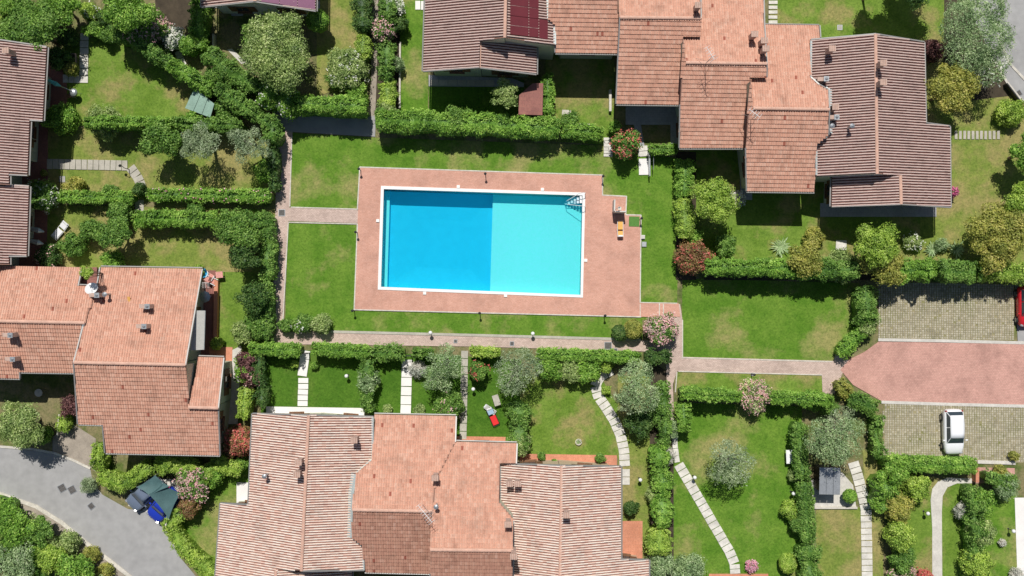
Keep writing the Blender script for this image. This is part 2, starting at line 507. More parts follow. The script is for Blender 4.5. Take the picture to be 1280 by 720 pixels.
class House:
    def __init__(s, base, label, faces, ridges=(), rot=1.0, wall='wallcream', tile='tile_p', cat='house', group=None, over=.62):
        s.faces = []
        for f in faces:
            pl = Plane(f['ref'], f['d'], f.get('rot', rot), f.get('p', .38))
            P = [pl.pt(x, y) for x, y in f['o']]
            a = sum(P[i][0] * P[(i + 1) % len(P)][1] - P[(i + 1) % len(P)][0] * P[i][1] for i in range(len(P)))
            if a < 0: P = P[::-1]
            s.faces.append((pl, P, f.get('t', tile))); s.ov = getattr(s, 'ov', []) + [f.get('over', over)]
            ALLFACES.append(P)
        s.label = label; s.ridges = ridges; s.wall = wall; s.base = base; s.over = over; s.cat = cat; s.group = group
        cx = sum(p[0] for _, P, _ in s.faces for p in P) / sum(len(P) for _, P, _ in s.faces)
        cy = sum(p[1] for _, P, _ in s.faces for p in P) / sum(len(P) for _, P, _ in s.faces)
        s.root = empty('house', (cx, cy, 0), 0, label, cat, group)
        s.c = (cx, cy)
    def L(s, o):
        o.location = (-s.c[0], -s.c[1], 0); return o
    def build(s, rng):
        root = s.root
        wall = MB(); gut = MB(); slab = MB(); wins = []
        for (pl, P, tl), over_ in zip(s.faces, s.ov):
            n = len(P)
            # slab
            v = [(x, y, z) for x, y, z in P] + [(x, y, z - .14) for x, y, z in P]
            slab.add(v, [tuple(range(n)), tuple(range(2 * n - 1, n - 1, -1))] + [(n + i, n + (i + 1) % n, (i + 1) % n, i) for i in range(n)])
            # outer edges
            outer = []
            for i in range(n):
                a, b = P[i], P[(i + 1) % n]
                ex, ey = b[0] - a[0], b[1] - a[1]; L = math.hypot(ex, ey)
                if L < 1e-4: outer.append(False); continue
                nx, ny = ey / L, -ex / L
                mx, my = (a[0] + b[0]) / 2 + nx * .25, (a[1] + b[1]) / 2 + ny * .25
                zin = (a[2] + b[2]) / 2
                hit = False
                for Q in ALLFACES:
                    if Q is P: continue
                    if inpoly(mx, my, Q): hit = True; break
                outer.append(not hit)
            # inset footprint
            E = []
            for i in range(n):
                a, b = P[i], P[(i + 1) % n]
                ex, ey = b[0] - a[0], b[1] - a[1]; L = max(1e-6, math.hypot(ex, ey))
                nx, ny = ey / L, -ex / L
                k = over_ if outer[i] else .02
                E.append((a[0] - nx * k, a[1] - ny * k, ex / L, ey / L))
            Q = []
            for i in range(n):
                x1, y1, dx1, dy1 = E[i - 1]; x2, y2, dx2, dy2 = E[i]
                den = dx1 * dy2 - dy1 * dx2
                if abs(den) < .05:
                    q = (x2, y2)
                else:
                    t = ((x2 - x1) * dy2 - (y2 - y1) * dx2) / den
                    q = (x1 + dx1 * t, y1 + dy1 * t)
                    if math.hypot(q[0] - P[i][0], q[1] - P[i][1]) > 1.3 + s.over * 1.5: q = (x2, y2)
                Q.append(q)
            v = [(x, y, -.05) for x, y in Q] + [(x, y, pl.z(x, y) - .1) for x, y in Q]
            wall.add(v, [(i, (i + 1) % n, n + (i + 1) % n, n + i) for i in range(n)])
            for i in range(n):
                a, b = P[i], P[(i + 1) % n]
                if not outer[i]: continue
                ex, ey, ez = b[0] - a[0], b[1] - a[1], b[2] - a[2]; L = math.hypot(ex, ey)
                nx, ny = ey / L, -ex / L
                down = nx * pl.d[0] + ny * pl.d[1]
                if down > .7:      # eave: half round gutter
                    o = .09
                    p0 = (a[0] + nx * o, a[1] + ny * o, a[2] - .05); p1 = (b[0] + nx * o, b[1] + ny * o, b[2] - .05)
                    g_ = MB(); g_.tube(p0, p1, .06, .06, 8); s.L(g_.build('gutter', M['gutter'], root))
                else:              # verge: metal flashing strip
                    p0 = Vector((a[0] + nx * .03, a[1] + ny * .03, a[2] + .1)); p1 = Vector((b[0] + nx * .03, b[1] + ny * .03, b[2] + .1))
                    w_ = Vector((nx, ny, 0)) * .05
                    up = Vector((0, 0, .03))
                    g_ = MB(); g_.add([p0 - w_ - up * 3, p0 + w_ - up * 7, p0 + w_ + up, p0 - w_ + up, p1 - w_ - up * 3, p1 + w_ - up * 7, p1 + w_ + up, p1 - w_ + up],
                            [(0, 1, 2, 3), (7, 6, 5, 4), (0, 4, 5, 1), (1, 5, 6, 2), (2, 6, 7, 3), (3, 7, 4, 0)]); s.L(g_.build('verge_flashing', M['gutter'], root))
                if L > 2.2:
                    q0, q1 = Q[i], Q[(i + 1) % n]
                    wins.append((q0, q1, nx, ny))
        s.L(wall.build('wall', M[s.wall], root))
        roof = s.L(slab.build('roof', M['underlay'], root))
        for k, (pl, P, tl) in enumerate(s.faces):
            st_ = tl in ('tile_e', 'tile_m')
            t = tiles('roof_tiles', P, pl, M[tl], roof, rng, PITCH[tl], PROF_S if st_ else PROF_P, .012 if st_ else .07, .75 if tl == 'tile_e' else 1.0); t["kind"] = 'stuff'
        if s.ridges:
            rd = MB()
            for (fi, p, q) in s.ridges:
                pl = s.faces[fi][0]; a = Vector(pl.pt(*p)); b = Vector(pl.pt(*q))
                L = (b - a).length; d = (b - a).normalized(); nseg = max(1, int(L / .36))
                side = d.cross(Vector((0, 0, 1))).normalized()
                for i in range(nseg):
                    p0 = a + d * (L * i / nseg); p1 = a + d * (L * (i + 1) / nseg + .03)
                    vs_ = []
                    for pp, r, up in ((p0, .15, .085), (p1, .13, .065)):
                        for j in range(6):
                            t = math.pi * j / 5
                            vs_.append(pp + side * (r * math.cos(t)) + Vector((0, 0, up + r * .75 * math.sin(t) - .0)))
                    rd.add(vs_, [(j, j + 1, 6 + j + 1, 6 + j) for j in range(5)] + [(5, 4, 3, 2, 1, 0), (6, 7, 8, 9, 10, 11)])
            o = s.L(rd.build('ridge_tiles', M['ridge'], roof)); o["kind"] = 'stuff'
            o.location = (0, 0, 0)
        for ch in roof.children: ch.location = (0, 0, 0)
        # windows
        for (q0, q1, nx, ny) in wins:
            L = math.hypot(q1[0] - q0[0], q1[1] - q0[1])
            k = max(1, int(L / 3.8))
            ang = math.atan2(q1[1] - q0[1], q1[0] - q0[0])
            for j in range(k):
                t = (j + .5) / k
                x = q0[0] + (q1[0] - q0[0]) * t - s.c[0]; y = q0[1] + (q1[1] - q0[1]) * t - s.c[1]
                mb = MB()
                w_, h_ = (1.1, 1.25)
                for dx in (-w_ / 2, w_ / 2): mb.box((dx, -.03, 0), (.09, .14, h_ + .09))
                for dz in (-h_ / 2, h_ / 2): mb.box((0, -.032, dz), (w_ - .092, .136, .09))
                mb.box((0, -.05, 0), (.05, .06, h_ - .1))
                mb.box((0, -.1, -h_ / 2 - .08), (w_ + .2, .26, .06))
                f = WIN_SHARE('window', mb, M['wood'], root, (x, y, 2.75 if rng.random() < .35 else 1.6), ang)
                pb = MB(); pb.box((0, -.022, 0), (w_ - .1, .03, h_ - .1))
                g = WIN_SHARE('pane', pb, M['glass'], f, (0, 0, 0), 0)
                for sd in (-1, 1):
                    sb = MB(); sb.box((0, -.05, 0), (.52, .04, h_ + .1))
                    WIN_SHARE('shutter', sb, M['wood'], f, (sd * (w_ / 2 + .33), 0, 0), 0)
        return s

_SH = {}
def WIN_SHARE(name, mb, m, parent, loc, rz):
    if name not in _SH:
        o = mb.build(name, m, parent); _SH[name] = o.data
    else:
        o = bpy.data.objects.new(name, _SH[name]); link(o, parent)
    o.location = loc; o.rotation_euler = (0, 0, rz)
    return o

def chimney(hs, fi, px, py, kind='brick', w=.48, hgt=1.1, label=None):
    """stack standing on roof face fi where the photo shows its top"""
    pl = hs.faces[fi][0]
    x, y, z = pl.pt(px, py)
    # top appears at (px,py): shift the foot towards the image centre by the height of the stack
    zt = z + hgt; f = (H - zt) / H * S
    x, y = (px - 640) * f, (360 - py) * f
    z = pl.z(x, y)
    lx, ly = x - hs.c[0], y - hs.c[1]
    if kind == 'brick':
        mb = MB(); mb.box((0, 0, hgt / 2 - .4), (w * .8, w * .8, hgt + .8))
        o = mb.build('chimney', M['chim'], hs.root, (lx, ly, z))
        c = MB()
        for dx in (-w * .3, w * .3): c.box((dx, 0, hgt + .09), (.07, w * .6, .18))
        c.box((0, 0, hgt + .22), (w * 1.1, w * 1.0, .06), tilt=(0, 0))
        for i in range(4):
            t = (i - 1.5) * w * .3
            c.tube((t, -w * .5, hgt + .25), (t, w * .5, hgt + .25), .07, .07, 6)
        c.build('chimney_cap', M['chimcap'], o)
        k = MB(); k.bevbox((0, 0, hgt + .02), (w * .9, w * .8, .06)); k.build('collar', M['chimcap'], o)
    elif kind == 'slab':     # stack with a pale monopitch tiled hood to its left
        mb = MB(); mb.box((.22, 0, hgt / 2 - .4), (.42, .42, hgt + .8))
        o = mb.build('chimney', M['metal'], hs.root, (lx, ly, z))
        c = MB(); c.box((.22, 0, hgt + .12), (.5, .5, .05)); c.lathe((.22, 0, hgt), [(.12, 0), (.12, .1), (.18, .14), (.02, .26)], 10)
        c.build('chimney_cap', M['metal'], o)
        k = MB(); k.box((-.25, .02, hgt - .05), (.75, .40, .09), tilt=(0.05, .1)); k.box((-.25, -.05, hgt / 2 - .4), (.5, .3, hgt + .5))
        k.build('hood', M['chimcap'], o); o.scale = (.82, .82, .9)
    else:                    # plain vent pipe
        mb = MB(); mb.tube((0, 0, -.3), (0, 0, hgt), .09, .09, 10)
        o = mb.build('vent_pipe', M['metal'], hs.root, (lx, ly, z))
        c = MB(); c.lathe((0, 0, hgt), [(.19, .02), (.2, .06), (.02, .16)], 12); c.build('pipe_cap', M['metal'], o)
    if label: o['label'] = label
    return o

# ---------------------------------------------------------------- foliage
def leaf_quads(P, Nn, L, Wd, rng, tiltj=.55):
    n = len(P)
    Nn = Nn + rng.normal(0, tiltj, (n, 3)); Nn /= np.linalg.norm(Nn, axis=1)[:, None] + 1e-9
    R = rng.normal(0, 1, (n, 3)); U = np.cross(Nn, R); U /= np.linalg.norm(U, axis=1)[:, None] + 1e-9
    Vv = np.cross(Nn, U)
    L = L * rng.uniform(.65, 1.25, n)[:, None]; Wd = Wd * rng.uniform(.7, 1.2, n)[:, None]
    A = P - U * L / 2; B = P + Vv * Wd / 2 + Nn * Wd * .12; C = P + U * L / 2; D = P - Vv * Wd / 2 + Nn * Wd * .12
    V = np.stack([A, B, C, D], 1).reshape(-1, 3)
    F = np.arange(n * 4).reshape(-1, 4)
    return V, F

def ico_pts(c, r, rng, sub=1, amp=.18):
    """low-poly lumpy ellipsoid -> verts, tri faces as quads (last repeated not allowed -> use lat/long)"""
    n, k = 9, 6
    V = []
    for i in range(k + 1):
        t = -math.pi / 2 + math.pi * i / k
        for j in range(n):
            a = 2 * math.pi * j / n
            q = 1 + rng.uniform(-amp, amp) if 0 < i < k else 1
            V.append((c[0] + r[0] * math.cos(t) * math.cos(a) * q, c[1] + r[1] * math.cos(t) * math.sin(a) * q, c[2] + r[2] * math.sin(t) * q))
    F = []
    for i in range(k):
        for j in range(n):
            F.append((i * n + j, i * n + (j + 1) % n, (i + 1) * n + (j + 1) % n, (i + 1) * n + j))
    return np.array(V), np.array(F)

SP = {  # density per m2, leaf length, leaf width, tilt jitter, lobe size, raggedness
 'green': (95, .20, .13, .55, .42, .12), 'bright': (100, .19, .13, .5, .40, .10), 'lime': (100, .17, .12, .5, .40, .10),
 'dark': (95, .18, .12, .55, .42, .10), 'olive': (120, .20, .065, .9, .33, .30), 'grey': (110, .20, .08, .8, .36, .24),
 'pale': (100, .21, .11, .7, .38, .20), 'ochre': (100, .20, .13, .55, .40, .12), 'red': (100, .17, .11, .6, .38, .14),
 'purple': (100, .17, .11, .6, .38, .16), 'silver': (110, .16, .08, .8, .36, .2)}

def tree(px, py, r, h, kind, label, cat='tree', name=None, blossom=None, bl=.12, ell=1.0, ang=0.0, clip=False, group=None, trunk=True, dens=1.0, core=True):
    """crown centre seen at (px,py) with radius r px; h = total height (m)"""
    seed = int(px * 131 + py * 17 + r * 7) & 0xffff
    rng = np.random.default_rng(seed)
    h *= 1.45 if (trunk and not clip) else 1.3
    zc = h * .55
    if trunk: zc = max(h * .62, h - .95 * r * S)
    x, y, _ = W(px, py, zc)
    R = r * S * (H - zc) / H * (1 if clip else 1.08)
    rz = (h - zc)
    if name is None: name = 'tree' if cat == 'tree' else 'shrub'
    root = empty(name, (x, y, 0), 0, label, cat, group)
    dn, LL, LW, tj, lobe, rag = SP[kind]
    dn *= dens
    sc = 1.0 if R > .9 else .75
    LL *= sc * .92; LW *= sc * .94; dn /= sc ** 2 * .85
    ca, sa = math.cos(ang), math.sin(ang)
    lobes = []
    if clip:
        lobes = [((0, 0, zc), (R, R * ell, min(rz, R * 1.0)))]
    else:
        nl = int(7 + 4.5 * R)
        nl = min(nl, 26)
        for i in range(nl):
            q = math.sqrt((i + .5) / nl) * .78; t = i * 2.39996 + rng.uniform(-.55, .55)
            q *= rng.uniform(.78, 1.12)
            cx, cy = q * R * math.cos(t), q * R * math.sin(t) * ell
            lr = R * lobe * rng.uniform(.52, 1.05)
            cz = zc + rz * (.75 * math.sqrt(max(0, 1 - q * q)) - .25) * rng.uniform(.75, 1.1) - .1
            cz = max(cz, lr * .6)
            lobes.append(((cx * ca - cy * sa, cx * sa + cy * ca, cz), (lr, lr, lr * rng.uniform(.65, .9))))
        # low skirt lobes so that shrubs reach the ground
        if not trunk:
            for i in range(6):
                t = i * 1.047 + rng.uniform(-.3, .3); q = .5
                cx, cy = q * R * math.cos(t), q * R * math.sin(t) * ell
                lobes.append(((cx * ca - cy * sa, cx * sa + cy * ca, h * .28), (R * .42, R * .42, h * .3)))
    VV, FF, vv = [], [], []; off = 0
    surf = []
    for li, (c, rr) in enumerate(lobes):
        c = np.array(c); rr = np.array(rr)
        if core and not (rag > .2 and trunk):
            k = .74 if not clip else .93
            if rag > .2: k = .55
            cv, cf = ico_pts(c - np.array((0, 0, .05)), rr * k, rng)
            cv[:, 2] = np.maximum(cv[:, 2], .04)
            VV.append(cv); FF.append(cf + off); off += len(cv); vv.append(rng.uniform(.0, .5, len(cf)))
        area = 4 * math.pi * ((rr[0] * rr[1]) + (rr[0] * rr[2]) * 2) / 3
        n = int(area * .72 * dn) + 6
        D = rng.normal(0, 1, (n, 3)); D[:, 2] = np.where(D[:, 2] < -.35 * np.abs(D[:, 2]).mean(), -D[:, 2], D[:, 2])
        D /= np.linalg.norm(D, axis=1)[:, None]
        rad = 1 + rng.normal(0, rag * (.2 if clip else .5), n)
        nk = 14 if not clip else 60
        K = rng.normal(0, 1, (nk, 3)); K[:, 2] = np.abs(K[:, 2]) * .8 - .2; K /= np.linalg.norm(K, axis=1)[:, None]
        dm = D @ K.T; ki = dm.argmax(1); mx_ = dm.max(1)
        amp = rng.uniform(.1, .55, nk)[ki] * (.12 if clip else 1)
        rad = rad * (.9 + amp * np.exp((mx_ - 1) * (14 if not clip else 60)))
        koff = rng.uniform(-.17, .17, nk)[ki]
        if not clip: rad = np.where(rng.random(n) < .2, rad * .8, rad)
        P = c + D * rr * rad[:, None]
        keep = P[:, 2] > .05
        for lj, (c2, r2) in enumerate(lobes):
            if lj == li: continue
            q = (((P - np.array(c2)) / (np.array(r2) * .8)) ** 2).sum(1)
            keep &= q > 1
        P = P[keep]; D = D[keep]; koff = koff[keep]
        if not len(P): continue
        surf.append((P, D))
        V, F = leaf_quads(P, D / rr.min() if False else D, LL, LW, rng, tj)
        VV.append(V); FF.append(F + off); off += len(V)
        base = rng.uniform(-.12, .12)
        vv.append(np.clip(rng.beta(1.7, 1.7, len(F)) + base + koff, 0, 1))
    V = np.concatenate(VV); F = np.concatenate(FF); v = np.concatenate(vv)
    cr = quadmesh('crown' if trunk else 'foliage', V, F, M['L' + kind], v, root)
    if blossom:
        P = np.concatenate([a for a, _ in surf]); D = np.concatenate([b for _, b in surf])
        top = D[:, 2] > .0; P, D = P[top], D[top]
        # blossoms come in small clusters
        nc = max(6, int(len(P) * bl * .35)); idx = rng.choice(len(P), min(nc, len(P)), replace=False)
        Pc = np.repeat(P[idx], 4, 0) + rng.normal(0, .09, (len(idx) * 4, 3)); Dc = np.repeat(D[idx], 4, 0)
        Pc += Dc * .07
        V, F = leaf_quads(Pc, Dc + np.array((0, 0, .6)), .14, .13, rng, .5)
        b = quadmesh('blossoms', V, F, M['B' + blossom], rng.random(len(F)), root)
        b["kind"] = 'stuff'
    tb = MB()
    tr = max(.035, min(.2, R * .075))
    if trunk:
        lean = (rng.uniform(-.15, .15), rng.uniform(-.15, .15))
        fork = (lean[0], lean[1], max(.25, zc * .45))
        tb.path([(0, 0, -.05), (lean[0] * .4, lean[1] * .4, fork[2] * .5), fork], [tr * 1.25, tr, tr * .85], 8)
        pick = list(range(len(lobes))); rng.shuffle(pick)
        for li in pick[:9]:
            c, rr = lobes[li]
            mid = ((fork[0] + c[0]) / 2 + rng.uniform(-.1, .1), (fork[1] + c[1]) / 2 + rng.uniform(-.1, .1), (fork[2] + c[2]) / 2 + .1)
            end = (c[0], c[1], c[2] + rr[2] * (.85 if kind in ('olive', 'grey') else .2))
            tb.path([fork, mid, end], [tr * .7, tr * .45, tr * .16], 6)
        tb.build('trunk', M['barkpale'] if kind in ('olive', 'grey') else M['bark'], root)
    else:
        for i in range(5):
            t = i * 1.257 + rng.uniform(-.3, .3)
            tb.path([(0, 0, -.03), (math.cos(t) * R * .25, math.sin(t) * R * .25, h * .35), (math.cos(t) * R * .5, math.sin(t) * R * .5, h * .6)], [tr * .6, tr * .4, tr * .2], 5)
        tb.build('stems', M['bark'], root)
    return root

def shrub(px, py, r, h, kind, label, **kw):
    kw.setdefault('trunk', False)
    return tree(px, py, r, h, kind, label, cat=kw.pop('cat', 'shrub'), name=kw.pop('name', 'shrub'), **kw)

def snoise(rng, n=7, fmax=2.5):
    fr = rng.uniform(.25, fmax, (n, 2)); ph = rng.uniform(0, 6.28, n); am = 1 / np.sqrt(np.arange(n) + 1.0)
    return lambda s, t: sum(am[i] * np.sin(fr[i, 0] * s + fr[i, 1] * t * 3 + ph[i]) for i in range(n)) / am.sum() * 1.8

def hedge(pts, w, h, kind, label, wild=.12, blossom=None, bl=.05, name='hedge', cat='hedge', kind2=None, z0=0.0, group=None, dens=1.0):
    """clipped or rough hedge: pts photo px of its top centre line (seen at height h), w px wide"""
    seed = int(pts[0][0] * 91 + pts[0][1] * 37 + w * 11 + h * 100) & 0xffff
    rng = np.random.default_rng(seed)
    h *= 1.2
    P = np.array([W(x, y, h)[:2] for x, y in pts])
    seg = np.linalg.norm(np.diff(P, axis=0), axis=1); cum = np.concatenate([[0], np.cumsum(seg)]); L = cum[-1]
    wm = w * S * (H - h) / H
    def at(s):
        s = np.clip(s, 0, L)
        x = np.interp(s, cum, P[:, 0]); y = np.interp(s, cum, P[:, 1])
        e = .25
        x2 = np.interp(np.clip(s + e, 0, L), cum, P[:, 0]) - np.interp(np.clip(s - e, 0, L), cum, P[:, 0])
        y2 = np.interp(np.clip(s + e, 0, L), cum, P[:, 1]) - np.interp(np.clip(s - e, 0, L), cum, P[:, 1])
        q = np.sqrt(x2 ** 2 + y2 ** 2) + 1e-9
        return x, y, x2 / q, y2 / q
    nz = snoise(rng); nz2 = snoise(rng, 6, 6)
    c0 = P.mean(0)
    def surf(s, t, grow):
        """t in [0,1] round the section: side - top - side"""
        x, y, dx, dy = at(s)
        end = np.minimum(s, L - s); tp = np.clip(end / .28, 0, 1); tp = np.sqrt(1 - (1 - tp) ** 2) * .8 + .2
        wv = (wm / 2 + grow) * (1 + wild * 1.25 * nz(s * 1.6, 0 * t + (t > .5))) * tp
        hv = (h + grow) * (1 + wild * .9 * nz(s * 1.5, t * 0 + 2)) * (.8 + .2 * tp)
        u = t * 2 - 1                                   # -1..1
        a = np.clip(np.abs(u), 0, 1)
        # superellipse profile
        th = a * math.pi / 2 * 1.0
        cx = np.sign(u) * np.minimum(1, (np.sin(th) ** .42)); cz = np.where(a < 1, np.cos(th) ** .28, 0)
        # side goes down to the ground
        off = cx * wv; z = z0 + cz * (hv - z0)
        rgh = 1 + wild * .25 * nz2(s * 2, t * 6)
        off = off * rgh
        return x - dy * off, y + dx * off, z * (1 + .0 * z), cx, cz, dx, dy
    # core
    ns = max(4, int(L / .4)); nt_ = 11
    ss = np.linspace(.02, L - .02, ns); tt = np.linspace(0, 1, nt_)
    Sg, Tg = np.meshgrid(ss, tt, indexing='ij')
    x, y, z, *_ = surf(Sg.ravel(), Tg.ravel(), -.12)
    V0 = np.stack([x, y, np.maximum(z, 0)], 1)
    F0 = []
    for i in range(ns - 1):
        for j in range(nt_ - 1):
            a = i * nt_ + j; F0.append((a, a + nt_, a + nt_ + 1, a + 1))
    # end caps
    for base in (0, (ns - 1) * nt_):
        for j in range(nt_ // 2):
            F0.append((base + j, base + j + 1, base + nt_ - 2 - j, base + nt_ - 1 - j))
    F0 = np.array(F0)
    dn, LL, LW, tj, lobe, rag = SP[kind]
    LL *= .78; LW *= .80; dn *= 1.3
    area = L * (wm + 1.6 * h) + 2 * wm * h
    n = int(area * dn * 1.35 * dens)
    s = rng.uniform(-.05, L + .05, n)
    # favour the top, where the plant is seen
    t = np.where(rng.random(n) < .55, np.clip(rng.normal(.5, .2, n), 0.01, .99), rng.uniform(.02, .98, n))
    x, y, z, cx, cz, dx, dy = surf(np.clip(s, 0, L), t, 0)
    rr = rng.normal(0, .05 + wild * .15, n)
    cid = (np.floor(s / .27 + 40) * 31 + np.floor(t * 7 + .5 * (np.floor(s / .27) % 2))).astype(int) % 997
    tab = rng.random(997); rr = rr + (tab[cid] ** 1.6 - .42) * (.16 + wild * 1.35)
    Nn = np.stack([-dy * cx * 1.0, dx * cx * 1.0, cz * 1.1], 1); Nn += 1e-3
    endn = np.where(s < .4, -1, np.where(s > L - .4, 1, 0)); Nn[:, 0] += dx * endn * .7; Nn[:, 1] += dy * endn * .7
    Nn /= np.linalg.norm(Nn, axis=1)[:, None]
    PP = np.stack([x, y, z], 1) + Nn * rr[:, None]
    PP[:, 2] = np.maximum(PP[:, 2], z0 + .03)
    V1, F1 = leaf_quads(PP, Nn, LL, LW, rng, tj)
    cl = nz(s * .8, t * 2) * .16
    v1 = np.clip(rng.beta(1.7, 1.7, n) + cl + (rng.random(997)[cid] - .5) * .3, 0, 1)
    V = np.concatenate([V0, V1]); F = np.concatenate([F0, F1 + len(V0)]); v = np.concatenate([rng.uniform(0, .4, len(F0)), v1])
    V = V - np.array([c0[0], c0[1], 0])
    if blossom:
        root = empty(name, (c0[0], c0[1], 0), 0, label, cat, group)
        quadmesh('foliage', V, F, M['L' + kind], v, root)
        k = np.where(Nn[:, 2] > .3)[0]; k = rng.choice(k, max(5, int(len(k) * bl)), replace=False)
        Pc = PP[k] + Nn[k] * .08 - np.array([c0[0], c0[1], 0])
        Vb, Fb = leaf_quads(Pc, Nn[k] + np.array((0, 0, .5)), .15, .13, rng, .4)
        b = quadmesh('blossoms', Vb, Fb, M['B' + blossom], rng.random(len(Fb)), root); b["kind"] = 'stuff'
        return root
    o = quadmesh(name, V, F, M['L' + kind], v, None, (c0[0], c0[1], 0))
    return tag(o, label, cat, group)

def agave(px, py, r, label, kind='grey', n=26):
    rng = np.random.default_rng(int(px * 7 + py)); x, y, _ = W(px, py, .3); R = r * S
    root = empty('agave_plant', (x, y, 0), 0, label, 'agave')
    for k in range(n):
        t = k * 2.39996; L = R * rng.uniform(.65, 1.08) * (1 - .35 * (k / n)); up = .25 + .9 * (k / n)
        w = .055 + .03 * rng.random()
        d = np.array((math.cos(t), math.sin(t), 0)); s_ = np.array((-math.sin(t), math.cos(t), 0)); V = []
        for q, ww in ((0, .6), (.35, 1), (.7, .8), (1.0, .05)):
            p = d * L * q + np.array((0, 0, .06 + L * up * (q - .45 * q * q)))
            V += [p - s_ * w * ww + (0, 0, .02), p - np.array((0, 0, .015)), p + s_ * w * ww + (0, 0, .02)]
        F = []
        for i in range(3):
            for j in range(2): F.append((i * 3 + j, i * 3 + j + 1, (i + 1) * 3 + j + 1, (i + 1) * 3 + j))
        quadmesh('leaf', np.array(V), np.array(F), M['L' + kind], rng.uniform(.4, 1, len(F)), root)
    return root
# ================================================================ GROUND
def flat(name, z, m, a, b):
    return tag(pydata(name, [(-a, -b, z), (a, -b, z), (a, b, z), (-a, b, z)], [(0, 1, 2, 3)], m), kind='structure')
gr = bpy.data.meshes.new('ground')
# ground sheet with a hole cut for the pool basin
PO = [(476.5, 232.5), (731.5, 241), (728.5, 372), (472.5, 362)]      # outer edge of the coping
hp = [W(x, y)[:2] for x, y in [(480, 236.5), (728, 244.5), (725.5, 368.5), (476.5, 358.5)]]
big = 420
def ring(name, outer, inner, z, m, parent=None, kind='structure', thick=0.0):
    """polygon with a quadrilateral hole: outer and inner listed the same way round"""
    v = [(x, y, z) for x, y in outer] + [(x, y, z) for x, y in inner]
    bm = bmesh.new(); vv = [bm.verts.new(p) for p in v]; n = len(outer); k = len(inner)
    ed = [bm.edges.new((vv[i], vv[(i + 1) % n])) for i in range(n)] + [bm.edges.new((vv[n + i], vv[n + (i + 1) % k])) for i in range(k)]
    bmesh.ops.triangle_fill(bm, use_beauty=True, use_dissolve=False, edges=ed)
    for f in bm.faces:
        if f.normal.z < 0: f.normal_flip()
    if thick:
        r = bmesh.ops.extrude_edge_only(bm, edges=[e for e in bm.edges if len(e.link_faces) == 1])
        for g in r['geom']:
            if isinstance(g, bmesh.types.BMVert): g.co.z -= thick
    me = bpy.data.meshes.new(name); bm.to_mesh(me); bm.free(); me.materials.append(m)
    o = bpy.data.objects.new(name, me); link(o, parent)
    if parent is None: o["kind"] = kind
    return o
ring('ground', [(-big, big), (big, big), (big, -big), (-big, -big)], hp, 0.0, M['wild'])

def lawn(pts, k, z=.012): return sheet('lawn', pts, z, M[k])
pool_lawn_px = [(364, 166), (470, 172), (757, 182), (757, 193), (810, 193), (850, 198), (846, 396), (803, 400), (803, 424), (356, 415)]
ring('lawn', [W(x, y)[:2] for x, y in pool_lawn_px], hp, .014, M['lush'])
LAWNS = [
 ([(853, 348), (1074, 354), (1076, 400), (1040, 452), (852, 447)], 'lush'), ([(846, 465), (1029, 469), (1029, 494), (846, 494)], 'mix'),
 ([(838, 503), (1002, 508), (1004, 760), (838, 760)], 'lush'), ([(1020, 634), (1080, 634), (1084, 760), (1020, 760)], 'dry'),
 ([(1078, 560), (1104, 585), (1104, 760), (1086, 760)], 'dry'), ([(1115, 596), (1172, 596), (1168, 760), (1115, 760)], 'mix'),
 ([(1174, 600), (1216, 600), (1214, 760), (1174, 760)], 'mix'), ([(1222, 618), (1270, 618), (1272, 760), (1222, 760)], 'lush'),
 ([(962, -60), (1200, -60), (1196, 70), (962, 62)], 'mix'), ([(1150, 70), (1300, 130), (1300, 330), (1150, 330)], 'dry'),
 ([(862, 186), (1180, 186), (1180, 328), (862, 328)], 'mix'), ([(682, 60), (768, 60), (768, 182), (682, 176)], 'mix'),
 ([(498, -20), (535, -20), (535, 148), (498, 148)], 'lush'), ([(536, 100), (655, 100), (655, 150), (536, 150)], 'turf'),
 ([(396, -60), (452, -60), (452, 105), (396, 120)], 'dry'), ([(262, -40), (396, -40), (396, 125), (262, 80)], 'wild'),
 ([(80, 55), (150, 38), (250, 100), (262, 152), (80, 158)], 'mix'), ([(55, 160), (350, 160), (346, 252), (55, 252)], 'dry'),
 ([(55, 256), (345, 262), (340, 345), (55, 345)], 'dry'), ([(262, 340), (345, 340), (345, 440), (262, 440)], 'mix'),
 ([(326, 436), (462, 440), (462, 516), (326, 516)], 'turf'), ([(462, 440), (586, 446), (586, 556), (462, 524)], 'turf'),
 ([(580, 445), (652, 450), (652, 558), (580, 556)], 'turf'), ([(650, 470), (750, 470), (780, 520), (778, 572), (650, 574)], 'mix'),
 ([(772, 470), (842, 470), (838, 760), (774, 760)], 'dry'), ([(225, 590), (330, 570), (330, 640), (280, 760), (225, 690)], 'lush'),
 ([(-60, 466), (135, 466), (135, 600), (-60, 575)], 'wild'),
]
for i, (p, k) in enumerate(LAWNS): lawn(p, k, .012 + .0041 * (i % 5) + .004)
# beds of bare soil under hedges and shrubs
for p in [[(464, 0), (500, 0), (500, 150), (464, 150)], [(845, 190), (870, 190), (870, 350), (845, 350)], [(880, 328), (1300, 330), (1300, 350), (880, 350)],
          [(192, -40), (250, -40), (250, 36), (196, 38)], [(1180, -60), (1250, -60), (1262, 120), (1180, 130)]]:
    sheet('garden_bed', p, .036, M['soil'])
sheet('garden_bed', [(812, 450), (842, 470), (842, 760), (812, 760)], .036, M['soil'])
sheet('slope', [(-60, 618), (0, 620), (46, 636), (107, 679), (165, 730), (165, 800), (-60, 800)], .036, M['wild'])
sheet('verge', [(20, 628), (60, 640), (110, 678), (168, 730), (140, 740), (40, 655)], .04, M['gravel'])

